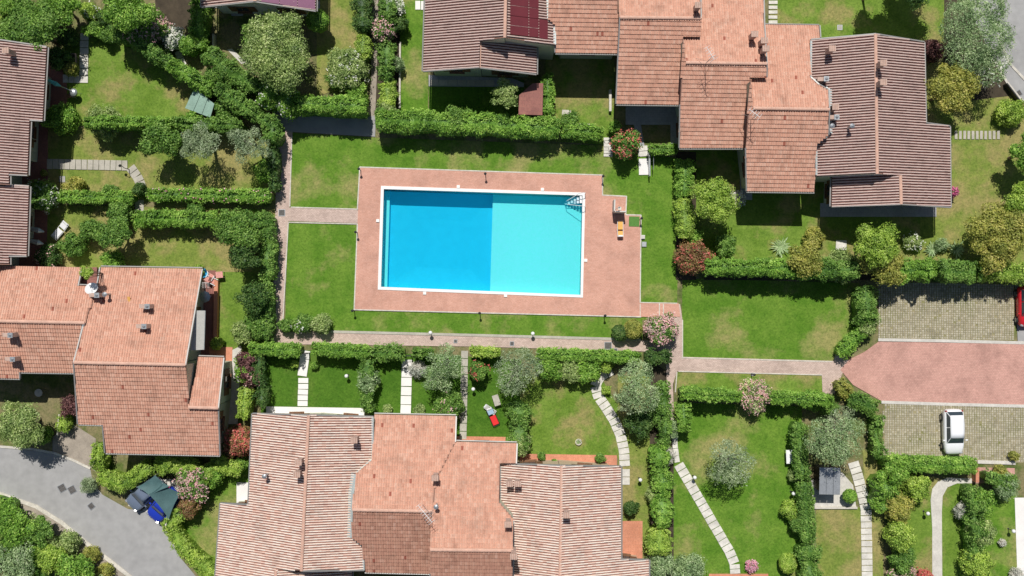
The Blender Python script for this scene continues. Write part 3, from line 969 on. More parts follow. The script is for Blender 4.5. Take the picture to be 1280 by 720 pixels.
# ---- roads
sheet('road', [(-80, 556), (0, 559), (68, 566), (113, 585), (116, 602), (128, 618), (160, 636), (190, 640), (212, 668), (224, 695), (250, 726), (290, 800), (230, 800), (165, 722), (107, 677), (46, 633), (0, 617), (-80, 610)], .044, M['asphalt'])
sheet('road', [(1198, -80), (1340, -80), (1340, 170), (1274, 123), (1258, 103), (1240, 70), (1215, 20)], .044, M['asphalt'])
def kerb(name, pts, w, hgt, m, z=0.0, top=None):
    mb = MB()
    P = [Vector(W(x, y)) for x, y in pts]
    for a, b in zip(P[:-1], P[1:]):
        c = (a + b) / 2; d = b - a
        mb.box((c.x, c.y, z + hgt / 2), (d.length + w * .3, w, hgt + .0), math.atan2(d.y, d.x))
    # tiny height steps avoid coplanar tops where pieces meet
    for i in range(len(mb.v)):
        mb.v[i] = (mb.v[i][0], mb.v[i][1], mb.v[i][2] + .0007 * (i // 8))
    return tag(mb.build(name, m), kind='structure')
kerb('kerb', [(-40, 612), (0, 617), (46, 633), (78, 653), (107, 677), (140, 702), (165, 722), (190, 750)], .34, .12, M['kerb'])
kerb('kerb', [(-40, 556), (0, 558), (40, 561), (68, 566), (92, 575), (113, 585)], .2, .12, M['kerb'])
kerb('kerb', [(1240, 72), (1258, 103), (1274, 123), (1300, 145)], .2, .12, M['kerb'])
kerb('kerb', [(1246, 45), (1262, 80), (1290, 110)], .2, .1, M['kerb'])
sheet('forecourt', [(66, 546), (92, 530), (120, 548), (120, 590), (112, 584), (90, 574), (66, 566)], .048, M['gravel'])
sheet('carport_floor', [(160, 632), (178, 596), (230, 600), (226, 640), (212, 662), (188, 641)], .049, M['concrete'])

# ---- paths
PZ = .05
sheet('path', [(347, 140), (366, 140), (365, 200), (362, 259), (359, 300), (354, 412), (352, 430), (340, 430), (341, 400), (344, 277), (346, 200)], PZ, M['path'], thick=.05)
sheet('path', [(361, 259.5), (448, 262), (447, 279), (360, 276.5)], PZ + .004, M['path'], thick=.05)
sheet('path', [(345, 415), (415, 414), (800, 425), (834, 426), (834, 441), (800, 439), (590, 433), (345, 430)], PZ + .008, M['path'], thick=.05)
sheet('path', [(828, 379), (850, 380), (853, 400), (853, 446), (1042, 451), (1046, 436), (1062, 452), (1052, 468), (1043, 492), (1028, 492), (1027, 469), (846, 464), (841, 480), (843, 545), (836, 545), (833, 470), (831, 425)], PZ + .012, M['path'], thick=.05)
sheet('paved_square', [(344, 139), (470, 142), (469, 171), (366, 165), (344, 160)], PZ + .016, M['asphalt'], thick=.05)
sheet('footpath', [(464, -60), (474, -60), (471, 100), (469, 145), (461, 145), (464, 100)], PZ + .02, M['gravel'])
kerb('kerb', [(414, 414.5), (600, 419), (800, 424.5)], .22, .11, M['slabgrey'])
for a, b in [((364, 259), (448, 261.5)), ((361, 278), (447, 280)), ((852, 447), (1040, 452)), ((848, 464), (1027, 468.5)), ((846, 465), (844, 490)), ((853, 400), (853, 446)),
             ((365, 170), (362.5, 258)), ((360.5, 279), (354, 400))]:
    kerb('path_edging', [a, b], .09, .085, M['kerb'])
sheet('driveway', [(1098, 427), (1400, 432), (1400, 511), (1103, 502), (1066, 481), (1050, 462), (1062, 449), (1080, 440)], .069, M['drive'], thick=.06)
kerb('kerb', [(1098, 424.5), (1180, 426), (1340, 430)], .26, .09, M['concrete'])
kerb('kerb', [(1102, 502.5), (1180, 505), (1400, 510.5)], .26, .09, M['concrete'])
kerb('kerb', [(1222, 577), (1268, 578.5)], .3, .12, M['concrete'])
sheet('paved_landing', [(1222, 584), (1268, 585), (1268, 604), (1214, 604)], .06, M['drive'])

def parking(pts, rows_from, label):
    P = [W(x, y)[:2] for x, y in pts]
    base = sheet('parking_area', pts, .03, M['joint'])
    rng = np.random.default_rng(len(pts) + int(pts[0][1]))
    p = .212; V = []; F = []; vv = []
    x0, x1 = min(q[0] for q in P), max(q[0] for q in P); y0, y1 = min(q[1] for q in P), max(q[1] for q in P)
    sk = -.018
    i = 0
    for cx in np.arange(x0, x1, p):
        i += 1
        for cy in np.arange(y0 - 1, y1 + 1, p * .92):
            y = cy + sk * (cx - x0); x = cx + rng.normal(0, .006); y += rng.normal(0, .006)
            if not inpoly(x, y, P): continue
            if rng.random() < .02: continue
            hx, hy = .082, .086; z = .062 + rng.normal(0, .004); b = len(V)
            V += [(x - hx, y - hy, .02), (x + hx, y - hy, .02), (x + hx, y + hy, .02), (x - hx, y + hy, .02),
                  (x - hx + .01, y - hy + .01, z), (x + hx - .01, y - hy + .01, z), (x + hx - .01, y + hy - .01, z), (x - hx + .01, y + hy - .01, z)]
            F += [(b + 4, b + 5, b + 6, b + 7), (b, b + 1, b + 5, b + 4), (b + 1, b + 2, b + 6, b + 5), (b + 2, b + 3, b + 7, b + 6), (b + 3, b, b + 4, b + 7)]
            vv += [rng.random()] * 5
    o = quadmesh('grid_block', np.array(V), np.array(F), M['gblock'], vv, base); o["kind"] = 'stuff'
M['joint'] = lawnmat('grid_joint', (.20, .21, .08), (.26, .25, .11), (.34, .30, .18), .8, .4, 9)
M['gblock'] = tilemat('grid_block_concrete', [(.34, .31, .22), (.44, .40, .30), (.52, .48, .37)], samt=.7)
parking([(1096, 352), (1268, 355), (1268, 426), (1098, 423)], 0, '')
parking([(1104, 505), (1400, 512), (1400, 581), (1104, 575)], 0, '')
sheet('parking_bay', [(1268, 350), (1400, 352), (1400, 432), (1272, 430)], .052, M['asphalt'])
sheet('terrace', [(1268, 622), (1400, 622), (1400, 800), (1274, 800)], .06, M['white'], thick=.06)

# ---- terraces round the houses
def terr(pts, k, z=.07): return sheet('terrace', pts, z, M[k], thick=.07)
terr([(20, 60), (62, 60), (84, 100), (84, 140), (60, 150), (60, 250), (58, 345), (-20, 345), (-20, 60)], 'terradark')
terr([(235, 338), (270, 338), (268, 436), (266, 460), (235, 460)], 'terradark', .078)
terr([(262, 433), (291, 434), (290, 463), (262, 463)], 'terracotta', .09)
terr([(285, 440), (302, 432), (300, 470), (297, 530), (282, 530)], 'concrete', .074)
terr([(333, 508), (456, 510), (456, 560), (333, 560)], 'white', .09)
terr([(296, 603), (314, 603), (314, 632), (296, 632)], 'white', .09)
terr([(560, 545), (632, 546), (632, 580), (560, 580)], 'terracotta', .08)
terr([(650, 567), (771, 569), (771, 600), (650, 600)], 'terracotta', .086)
terr([(770, 651), (803, 651), (803, 702), (770, 702)], 'terracotta', .09)
terr([(886, 717), (960, 717), (960, 780), (886, 780)], 'terracotta', .09)
terr([(536, 94), (640, 98), (655, 104), (655, 109), (536, 108)], 'bluepave', .08)
terr([(782, 132), (856, 132), (853, 180), (838, 180), (838, 156), (801, 156), (806, 186), (798, 187), (792, 156), (782, 156)], 'bluepave', .08)
terr([(1025, 254), (1170, 254), (1170, 271), (1025, 271)], 'bluepave', .08)
terr([(925, 225), (940, 225), (940, 250), (925, 250)], 'bluepave', .083)
terr([(1014, 600), (1052, 590), (1066, 606), (1070, 634), (1014, 636)], 'concrete', .07)
terr([(250, 12), (330, 5), (400, 12), (400, -20), (250, -20)], 'bluepave', .08)
terr([(276, -4), (290, 20), (304, 20), (304, 12), (290, -4)], 'bluepave', .086)

# ================================================================ SLAB PATHS
_slabmesh = {}
def slab_row(name, pts, w, n, m, gap=.05, h=.055, z=.045, label=None):
    """n separate slabs laid along a line given in photo pixels; alike slabs share a mesh"""
    P = np.array([W(x, y)[:2] for x, y in pts]); seg = np.linalg.norm(np.diff(P, axis=0), axis=1); cum = np.concatenate([[0], np.cumsum(seg)])
    L = cum[-1]; step = L / n; wm = w * S
    c0 = P.mean(0)
    root = empty(name, (c0[0], c0[1], 0)); root["kind"] = 'structure'
    if label: root["label"] = label
    key = (round(step, 3), round(wm, 3), m)
    rng = random.Random(int(pts[0][0] * 3 + pts[0][1]))
    me = None
    for i in range(n):
        s = (i + .5) * step
        x = np.interp(s, cum, P[:, 0]); y = np.interp(s, cum, P[:, 1])
        a = [np.interp(max(0, s - step * .5), cum, P[:, k]) for k in (0, 1)]; b = [np.interp(min(L, s + step * .5), cum, P[:, k]) for k in (0, 1)]
        ang = math.atan2(b[1] - a[1], b[0] - a[0])
        if me is None:
            mb = MB(); mb.bevbox((0, 0, h / 2), (step - gap, wm, h), .008)
            o = mb.build('slab', M[m], root); me = o.data
        else:
            o = link(bpy.data.objects.new('slab', me), root)
        o.location = (x - c0[0] + rng.uniform(-.01, .01), y - c0[1] + rng.uniform(-.01, .01), z + rng.uniform(-.004, .004))
        o.rotation_euler = (0, 0, ang + rng.uniform(-.022, .022))
    return root
slab_row('slab_path', [(106, 42), (105, 104)], 10.5, 7, 'slab')
slab_row('slab_path', [(79, 98.5), (100, 99)], 10, 3, 'slab')
slab_row('slab_path', [(59, 205), (160, 207)], 12.5, 14, 'slabgrey', gap=.04)
slab_row('slab_path', [(163, 209), (172, 221), (177, 232), (179, 241)], 12, 5, 'slabgrey', gap=.04)
slab_row('slab_path', [(174.5, 250), (175, 266)], 11, 1, 'slabgrey')
slab_row('slab_path', [(966, -6), (966, 31)], 11, 6, 'slab', gap=.14)
slab_row('slab_path', [(382, 438), (378, 470)], 11.5, 1, 'white', gap=.02, label='long pale slab of the garden path behind the brown gate')
slab_row('slab_path', [(379.5, 472), (378.5, 508)], 12.5, 5, 'white', gap=.06)
slab_row('slab_path', [(509, 449), (507, 517)], 13, 6, 'white', gap=.06)
slab_row('slab_path', [(581, 438), (579, 549)], 8.5, 11, 'slabgrey', gap=.06)
slab_row('slab_path', [(765, 462), (750, 470), (744, 482), (748, 496), (758, 510), (768, 526), (776, 545), (780, 565), (781, 583)], 13, 18, 'slab', gap=.06)
slab_row('slab_path', [(781.5, 586), (781.5, 606)], 11, 2, 'slab', gap=.05)
slab_row('slab_path', [(843, 534), (843.5, 556), (846.5, 578)], 6.5, 5, 'slab', gap=.04)
slab_row('slab_path', [(848, 580), (868, 614), (890, 652), (912, 690), (918, 704)], 12.5, 17, 'slab', gap=.06)
slab_row('slab_path', [(918, 705), (919, 717)], 12.5, 2, 'slab', gap=.05)
slab_row('slab_path', [(1066, 577), (1072, 596), (1078, 618), (1082, 636), (1083, 680), (1084, 745)], 13.5, 22, 'slab', gap=.06)
slab_row('slab_path', [(1192, 169), (1250, 169)], 10.5, 11, 'slabgrey', gap=.13)
slab_row('slab_path', [(760, 172), (760, 196)], 11, 6, 'slab', gap=.03)
slab_row('slab_path', [(803, 182), (804, 196)], 12, 2, 'slab', gap=.05)
slab_row('slab_path', [(805, 198), (805.5, 219)], 13.5, 1, 'white', gap=.05)
slab_row('slab_path', [(519, 7), (533, 7)], 11, 2, 'white', gap=.05)
slab_row('slab_path', [(537, 103.5), (618, 104)], 7, 7, 'slabgrey', gap=.05, z=.085)
slab_row('slab_path', [(1044, 306), (1058, 307)], 12, 1, 'slab')
slab_row('slab_path', [(124, 14), (128, 32)], 9, 3, 'slab')
slab_row('slab_path', [(222, 64), (230, 82)], 8, 2, 'slab')
sheet('garden_path', [(1165, 800), (1165, 660), (1163, 625), (1165, 611), (1172, 602), (1184, 597), (1216, 598), (1216, 604), (1196, 604), (1184, 609), (1178, 620), (1177, 640), (1178, 800)], .055, M['concrete'], thick=.05)
sheet('garden_path', [(284, 62), (302, 80), (308, 78), (290, 61)], .05, M['concrete'])

# ================================================================ POOL
deck_px = [(450, 209), (753, 219), (753, 244), (783, 245.5), (782, 268.5), (801, 269), (800, 378), (848, 379), (850, 396), (801, 396), (443, 387)]
ring('pool_deck', [W(x, y)[:2] for x, y in deck_px], hp, .11, M['deck'], thick=.11)
kerb('deck_edging', [(450, 209), (753, 219), (753, 244), (783, 245.5), (782, 268.5), (801, 269), (800, 378)], .1, .125, M['kerb'])
kerb('deck_edging', [(801, 396), (443, 387), (447, 280)], .1, .126, M['kerb'])
kerb('deck_edging', [(447, 262), (450, 209)], .1, .1275, M['kerb'])
kerb('deck_edging', [(800, 378), (846, 379)], .08, .128, M['kerb'])
kerb('deck_edging', [(800, 380), (800, 396)], .07, .1285, M['kerb'])
kerb('deck_edging', [(824, 379.5), (824, 396)], .09, .13, M['kerb']); kerb('deck_edging', [(829, 380), (829, 396)], .09, .131, M['kerb'])

def pool():
    c = np.mean([p for p in hp], axis=0)
    root = empty('swimming_pool', (c[0], c[1], 0), 0, 'large rectangular swimming pool, white rimmed, deep blue and pale turquoise halves', 'swimming pool')
    Lc = lambda p, z: (p[0] - c[0], p[1] - c[1], z)
    out = [W(x, y)[:2] for x, y in PO]
    # coping: mitred ring with thickness
    zt = .16; v = [Lc(p, zt) for p in out] + [Lc(p, zt) for p in hp] + [Lc(p, .1) for p in out] + [Lc(p, -.02) for p in hp]
    f = []
    for i in range(4):
        j = (i + 1) % 4
        f += [(i, j, 4 + j, 4 + i), (8 + i, 8 + j, j, i), (4 + i, 4 + j, 12 + j, 12 + i)]
    pydata('coping', v, f, M['coping'], root)
    # basin: shallow east half, deep west half with a sloping hopper
    TL, TR, BR, BL = [np.array(p) for p in hp]
    mt, mb_ = TL + (TR - TL) * .548, BL + (BR - BL) * .545
    SHD, DP, WL = -1.2, -1.98, -.12
    mid = lambda A, B, t: A + (B - A) * t
    def sec(t): return mid(TL, TR, t), mid(BL, BR, t)
    V = []; F = []
    def q(*ps):
        b = len(V); V.extend([Lc(p, z) for p, z in ps]); F.append(tuple(range(b, b + len(ps))))
    # walls
    q((TL, 0), (BL, 0), (BL, -1.88), (TL, -1.88)); q((TR, 0), (TR, SHD), (BR, SHD), (BR, 0))
    q((TL, 0), (TL, -1.88), (mt, -1.88), (mt, 0)); q((mt, 0), (mt, SHD), (TR, SHD), (TR, 0))
    q((BL, 0), (mb_, 0), (mb_, -1.88), (BL, -1.88)); q((mb_, 0), (BR, 0), (BR, SHD), (mb_, SHD))
    q((mt, SHD), (mb_, SHD), (BR, SHD), (TR, SHD)); q((mt, SHD), (mt, -1.88), (mb_, -1.88), (mb_, SHD))
    # hopper
    a, b2, c2, d = mid(mid(TL, BL, .28), mid(mt, mb_, .28), .3), mid(mid(TL, BL, .28), mid(mt, mb_, .28), .8), mid(mid(TL, BL, .78), mid(mt, mb_, .78), .8), mid(mid(TL, BL, .78), mid(mt, mb_, .78), .3)
    q((TL, -1.88), (a, DP), (b2, DP), (mt, -1.88)); q((a, DP), (d, DP), (c2, DP), (b2, DP))
    q((TL, -1.88), (BL, -1.88), (d, DP), (a, DP)); q((BL, -1.88), (mb_, -1.88), (c2, DP), (d, DP)); q((mt, -1.88), (b2, DP), (c2, DP), (mb_, -1.88))
    wv = np.array([.36, 0]); q((TL, -1.3), (BL, -1.3), (BL + wv, -1.3), (TL + wv, -1.3)); q((TL + wv, -1.3), (BL + wv, -1.3), (BL + wv, -1.9), (TL + wv, -1.9))
    m, nt, bs = newmat('pool_liner'); bs.inputs["Base Color"].default_value = (.62, .86, .84, 1); bs.inputs["Roughness"].default_value = .5
    # bottom caustic-free liner with a faint mottling
    n1 = noise(nt, 3.5, 5, .7); r = ramp(nt, [(.54, .95, .80), (.64, .96, .86)], n1, [.35, .65]); nt.links.new(r.outputs[0], bs.inputs["Base Color"])
    md, ntd, bd = newmat('pool_liner_deep'); n1 = noise(ntd, 1.2, 3); r = ramp(ntd, [(.09, .66, .84), (.10, .70, .88)], n1, [.35, .65]); ntd.links.new(r.outputs[0], bd.inputs["Base Color"])
    o = pydata('basin', V, F, [m, md], root, [0, 0, 0, 0, 0, 0, 0, 1, 1, 1, 1, 1, 1, 0, 1])
    # water body: absorbs red, mirror and clear surface with ripples
    mw = bpy.data.materials.new('pool_water'); mw.use_nodes = True; nt = mw.node_tree
    for n_ in list(nt.nodes): nt.nodes.remove(n_)
    out_ = N(nt, "ShaderNodeOutputMaterial"); tr = N(nt, "ShaderNodeBsdfTransparent"); gl = N(nt, "ShaderNodeBsdfGlossy"); gl.inputs["Roughness"].default_value = .06
    fr = N(nt, "ShaderNodeFresnel"); fr.inputs[0].default_value = 1.33; mx = N(nt, "ShaderNodeMixShader")
    n1 = noise(nt, 1.6, 4, .6); b = N(nt, "ShaderNodeBump"); b.inputs["Strength"].default_value = .35; b.inputs["Distance"].default_value = .06
    nt.links.new(n1, b.inputs["Height"]); nt.links.new(b.outputs[0], gl.inputs["Normal"]); nt.links.new(b.outputs[0], fr.inputs["Normal"])
    nt.links.new(fr.outputs[0], mx.inputs[0]); nt.links.new(tr.outputs[0], mx.inputs[1]); nt.links.new(gl.outputs[0], mx.inputs[2])
    df = N(nt, "ShaderNodeBsdfDiffuse"); df.inputs[0].default_value = (.0, .44, .78, 1); m2 = N(nt, "ShaderNodeMixShader"); m2.inputs[0].default_value = .16
    nt.links.new(mx.outputs[0], m2.inputs[1]); nt.links.new(df.outputs[0], m2.inputs[2])
    nt.links.new(m2.outputs[0], out_.inputs[0])
    va = N(nt, "ShaderNodeVolumeAbsorption"); va.inputs[0].default_value = (.04, .885, .95, 1); va.inputs[1].default_value = .62
    nt.links.new(va.outputs[0], out_.inputs[1])
    e = .004
    cc = (TL + TR + BL + BR) / 4
    sh = lambda p: p + (cc - p) / np.linalg.norm(cc - p) * .0
    q4 = [TL, TR, BR, BL]
    v = [Lc(p, WL) for p in q4] + [Lc(p, DP - .3) for p in q4]
    pydata('water', v, [(3, 2, 1, 0), (4, 5, 6, 7), (0, 1, 5, 4), (1, 2, 6, 5), (2, 3, 7, 6), (3, 0, 4, 7)], mw, root)
    # skimmer lids
    for px, py in ((573, 233.5), (678, 237), (472.5, 276), (732, 325.5), (531, 366.5), (632, 369.5)):
        w = W(px, py); s_ = MB(); s_.bevbox((0, 0, .06), (.28, .26, .12), .01); s_.build('skimmer_lid', M['coping'], root, (w[0] - c[0], w[1] - c[1], .08), -.03)
    # entry steps and handrails in the north-east corner
    st = empty('pool_steps', (0, 0, 0)); st.parent = root; x0, y0, _ = W(728, 250); st.location = (x0 - c[0], y0 - c[1], 0)
    for i in range(6):
        t = MB(); t.bevbox((-.14 - i * .25, .12 - i * .05, -.10 - i * .2 + .14), (.2, .8 - i * .09, .05), .01); t.build('tread', M['whiteplastic'], st)
    for yy in (.55, -.62):
        r = MB(); r.path([(.22, yy, .12), (.2, yy, .85), (0, yy, 1.0), (-.35, yy * .9, .75), (-1.35, yy * .25 - .2, -.2), (-1.45, yy * .2 - .2, -1.1)], [.026] * 6, 8); r.build('handrail', M['whiteplastic'], st)
    r = MB(); r.tube((-.2, .5, -1.1), (-1.45, -.1, -1.1), .022); r.tube((-.2, -.6, -1.1), (-1.45, -.3, -1.1), .022); r.build('step_frame', M['metal'], st)
pool()

# ================================================================ HOUSES
RH = []
def house(*a, **k):
    h = House(*a, **k); RH.append(h); return h
F_ = lambda ref, d, o, **k: dict(ref=ref, d=d, o=o, **k)
ZE = 4.6
# top middle, striped roofs and wine-red panels
hA = house(None, 'house at the top with striped rose tiles and wine red roof panels', [
  F_((529, 60, ZE), 'W', [(533, -50), (633, -50), (631, 47), (600, 51), (599, 84), (529, 89)]),
  F_((633, 20, 6.62), 'E', [(633, -50), (631, 47), (694, 57), (694, 32), (685, 24), (687, -50)]),
  F_((599, 70, 5.95), 'E', [(600, 50.5), (631, 46.5), (671, 54), (670.5, 93), (599, 84.5)])],
  ridges=[(0, (633, -50), (631, 47)), (2, (600, 52), (599, 84.5))], rot=1.0, wall='wallcream', tile='tile_e')
hA2 = house(None, 'small brown tiled house squeezed between the red-panelled house and the taller terrace', [
  F_((730, 67, ZE), 'S', [(687, -50), (773, -50), (772, 67), (694, 66), (694, 57), (694, 32), (685, 24)])], tile='tile_p')
hB = house(None, 'terraced house with pink upper slope, westernmost of the stepped terrace above the patio', [
  F_((820, 22.5, 6.7), 'N', [(774, -50), (874, -50), (876, 23), (775, 22)]),
  F_((820, 22.5, 6.7), 'S', [(775, 22), (876, 23), (875, 46), (854, 46), (850, 131), (770, 130)])],
  ridges=[(0, (775, 22), (876, 23))])
hC = house(None, 'middle house of the stepped terrace with a tall aerial on its ridge', [
  F_((910, 79, 6.65), 'N', [(874, -50), (953, -50), (955, 31), (958, 80), (857, 78.5), (854, 46), (875, 46), (876, 23)]),
  F_((910, 79, 6.65), 'S', [(857, 78.5), (958, 80), (958, 97), (938, 97), (932, 185), (849, 185), (850, 131), (854, 46)])],
  ridges=[(0, (857, 78.5), (958, 80))])
hD = house(None, 'terraced house with plain pink slope leaning against the striped corner house', [
  F_((990, 136, 6.65), 'N', [(955, 31), (1024, 32), (1025, 47), (1013, 51), (1013, 97), (1023, 106), (1035, 113), (1036, 137), (941, 135.5), (938, 97), (958, 97), (958, 80)]),
  F_((990, 136, 6.65), 'S', [(941, 135.5), (1036, 137), (1035, 169), (1020, 182), (1018, 240), (933, 239), (932, 185), (938, 97)])],
  ridges=[(0, (941, 135.5), (1036, 137))])
hE = house(None, 'big corner house with striped brown roof and many chimneys beside the yellow-green tree', [
  F_((1095, 130, 6.45), 'W', [(1013, 50), (1094, 43), (1096, 217), (1020, 220), (1019, 182), (1037, 168), (1037, 112), (1023, 106), (1013, 97)]),
  F_((1095, 130, 6.45), 'E', [(1094, 43), (1155, 53), (1157, 154), (1187, 158), (1188, 259), (1126, 255), (1125, 219), (1096, 217)]),
  F_((1125, 240, 5.85), 'W', [(1096, 217.5), (1125, 219), (1126, 255), (1039, 258), (1040, 220)])],
  ridges=[(0, (1094, 43), (1096, 217)), (2, (1125, 219.5), (1126, 255))], rot=-.6, tile='tile_e', wall='wallwhite')
# left
hL1 = house(None, 'striped house at the left edge beside the folded teal parasol', [
  F_((57, 100, ZE), 'E', [(-70, 40), (59, 59), (54, 151), (38, 150), (35, 219), (12, 218), (12, 231), (-70, 228)])], rot=2.2, tile='tile_e', over=1.7)
hL1b = house(None, 'striped house at the left edge just above the pink roofs, near the white sun lounger', [
  F_((36, 280, ZE - .1), 'E', [(-70, 229), (12, 231.5), (37, 233), (34, 320), (12, 320), (12, 331), (-70, 330)])], rot=2.2, tile='tile_e', over=1.7)
hL2 = house(None, 'pink roofed house at the left edge with two grey-topped chimneys low on its slope', [
  F_((40, 402, 5.95), 'N', [(-70, 331), (103, 334), (98, 357), (122, 358), (106, 403.5), (-70, 400)]),
  F_((40, 402, 5.95), 'S', [(-70, 400), (106, 403.5), (93, 453), (93, 466), (25, 465), (25, 473), (-70, 471)])],
  ridges=[(0, (-70, 400), (106, 403.5))], rot=1.2)
hL3 = house(None, 'large terracotta house left of the pool with a grey awning on its side', [
  F_((160, 454, 6.95), 'N', [(126, 334), (253, 336), (232, 456), (93, 453), (106, 403.5), (122, 358)], over=1.0),
  F_((160, 454, 6.95), 'S', [(93, 453), (232, 456), (236, 509), (273, 510), (275, 569), (132, 566), (129, 531), (98, 530)]),
  F_((250, 509.5, 5.75), 'N', [(248, 446), (280, 447), (273, 510), (236, 509)], p=.3)],
  ridges=[(0, (93, 453), (232, 456)), (2, (236, 509), (273, 510))], rot=1.2, wall='wallcream')
# bottom
hM1 = house(None, 'house with cream striped roof behind the wide white terrace', [
  F_((381, 610, 6.6), 'W', [(316, 517), (386, 519), (377, 713), (345, 712), (343, 790), (265, 790), (276, 629), (311, 631)]),
  F_((381, 610, 6.6), 'E', [(386, 519), (467, 521), (466, 574), (445, 592), (441, 638), (440, 672), (454, 683), (456, 712), (377, 713)]),
  F_((345, 740, 5.9), 'E', [(345, 712.5), (377, 713.5), (440, 714), (436, 790), (343, 790)])],
  ridges=[(0, (386, 519), (377, 713)), (2, (345, 713), (343, 790))], rot=2.5, tile='tile_m')
hM2 = house(None, 'pink roofed middle house below the pool with a long lattice aerial', [
  F_((490, 637.5, 6.7), 'N', [(468, 518), (570, 520), (569, 552), (545, 600), (540, 639), (441, 637), (445, 592), (466, 574)]),
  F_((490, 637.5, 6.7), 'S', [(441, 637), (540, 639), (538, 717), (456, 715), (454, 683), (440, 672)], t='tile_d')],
  ridges=[(0, (441, 637), (540, 639))], rot=1.0)
hM2b = house(None, 'pink roofed house with the lower ridge, next to the right hand cream striped roof', [
  F_((590, 687.5, 7.67), 'N', [(569, 552), (646, 554), (645, 579), (625, 579), (624, 628), (641, 648), (641, 688), (538, 687), (540, 639), (545, 600)]),
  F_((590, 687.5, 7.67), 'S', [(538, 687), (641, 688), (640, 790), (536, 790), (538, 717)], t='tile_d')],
  ridges=[(0, (538, 687), (641, 688))], rot=1.0)
hM3 = house(None, 'house with cream striped roof and red terrace strip along its top side', [
  F_((702, 650, 6.4), 'W', [(625, 579.5), (702, 582), (699, 790), (640, 790), (641, 648), (624, 628)]),
  F_((702, 650, 6.4), 'E', [(702, 582), (776, 583), (776, 699), (811, 700), (810, 790), (699, 790)])],
  ridges=[(0, (702, 582), (699, 790))], rot=.9, tile='tile_m', wall='wallochre')
hT = house(None, 'house cut off by the top edge with lilac roof panels', [
  F_((319, 2, 5.9), 'W', [(252, 9), (319, 2), (319, -60), (252, -60)]),
  F_((319, 2, 5.9), 'E', [(319, 2), (395, 14), (396, -60), (319, -60)])], ridges=[(0, (319, 2), (319, -60))], tile='tile_e', wall='wallwhite')
rngH = np.random.default_rng(5)
for h_ in RH: h_.build(rngH)

def onroof(hs, fi, px, py, up=0.0):
    x, y, z = hs.faces[fi][0].pt(px, py); return (x - hs.c[0], y - hs.c[1], z + up)
def panel(hs, fi, quad, m, up=.17):
    P = [onroof(hs, fi, x, y, up) for x, y in quad]; Q = [(x, y, z - .05) for x, y, z in P]
    pydata('solar_panel', P + Q, [(3, 2, 1, 0), (0, 1, 5, 4), (1, 2, 6, 5), (2, 3, 7, 6), (3, 0, 4, 7)], M[m], hs.root)
def grid_panels(hs, fi, xs, ys, m, slope=.0):
    for i in range(len(xs) - 1):
        for j in range(len(ys) - 1):
            a, b, c, d = xs[i] + .3, xs[i + 1] - .3, ys[j] + .3, ys[j + 1] - .3
            k = slope
            panel(hs, fi, [(a, c + k * (a - xs[0])), (b, c + k * (b - xs[0])), (b, d + k * (b - xs[0])), (a, d + k * (a - xs[0]))], m)
grid_panels(hA, 1, [637.5, 661, 673.5], [-28, -7, 7, 20, 32, 43.5], 'solar', .12)
grid_panels(hA, 1, [673.5, 685], [24.5, 48.5], 'solar', .12)
grid_panels(hT, 1, [327, 350, 372.5, 394.5], [-46, -23, 3], 'solarlilac', .14)

# chimneys: (house, face, px, py, kind)
CH = [(hB, 0, 872, 8, 'brick'), (hC, 0, 942, 44, 'brick'), (hC, 0, 954, 52, 'brick'), (hC, 0, 956, 62, 'brick'),
      (hE, 0, 1040, 61, 'brick'), (hE, 1, 1102, 80, 'brick'), (hE, 1, 1102, 104, 'brick'), (hE, 0, 1044, 134, 'brick'), (hE, 0, 1044, 146, 'slab'), (hE, 0, 1041, 157, 'pipe'),
      (hE, 0, 1066, 157, 'pipe'), (hE, 0, 1031, 98, 'slab'), (hL1, 0, 7, 63, 'brick'), (hL2, 1, 10, 419, 'slab'), (hL2, 1, 13, 449, 'slab'), (hL2, 0, 118, 369, 'slab'),
      (hL3, 0, 131, 368, 'pipe'), (hL3, 0, 181, 383, 'slab'), (hL3, 0, 177, 408, 'slab'), (hM1, 0, 374, 577, 'brick'), (hM1, 0, 372, 592, 'brick'), (hM1, 1, 443, 550, 'brick'), (hM1, 0, 331, 595, 'pipe'),
      (hM2, 0, 544, 597, 'brick'), (hM2b, 0, 635, 655, 'brick'), (hM2b, 1, 642, 694, 'brick'), (hM2b, 0, 545, 634, 'pipe'), (hM3, 0, 637, 604, 'brick'), (hM3, 0, 647, 604, 'brick'), (hM3, 1, 708, 643, 'brick')]
for a in CH: chimney(*a)

def aerial(hs, fi, px, py, mast, boom, ang, n=9, tilt=0):
    loc = onroof(hs, fi, px, py); r = MB(); r.tube((0, 0, -.1), (0, 0, mast), .03, .025, 6)
    for s_ in (-1, 1): r.tube((0, 0, mast * .4), (s_ * .7, .5, 0.05), .012, .012, 4)
    ca, sa = math.cos(ang), math.sin(ang)
    o = r.build('aerial', M['metal'], hs.root, loc)
    b = MB(); b.tube((-ca * boom * .25, -sa * boom * .25, mast), (ca * boom * .75, sa * boom * .75, mast), .022, .022, 5)
    for i in range(n):
        t = -.25 + i / (n - 1); e = .34 - .015 * i
        x, y = ca * boom * t, sa * boom * t
        b.tube((x + sa * e, y - ca * e, mast), (x - sa * e, y + ca * e, mast), .012, .012, 4)
    b.build('aerial_boom', M['whiteplastic'], o)
    b = MB(); b.tube((0, 0, mast * .7), (sa * .5, -ca * .5, mast * .7), .018, .018, 4); b.build('cross_arm', M['metal'], o)
aerial(hC, 1, 881, 81, 2.9, 1.1, 2.1, 6)
aerial(hM2, 0, 539, 638, 2.6, 1.7, 2.25, 9)
aerial(hD, 1, 938, 150, 2.2, 1.0, 2.5, 5)
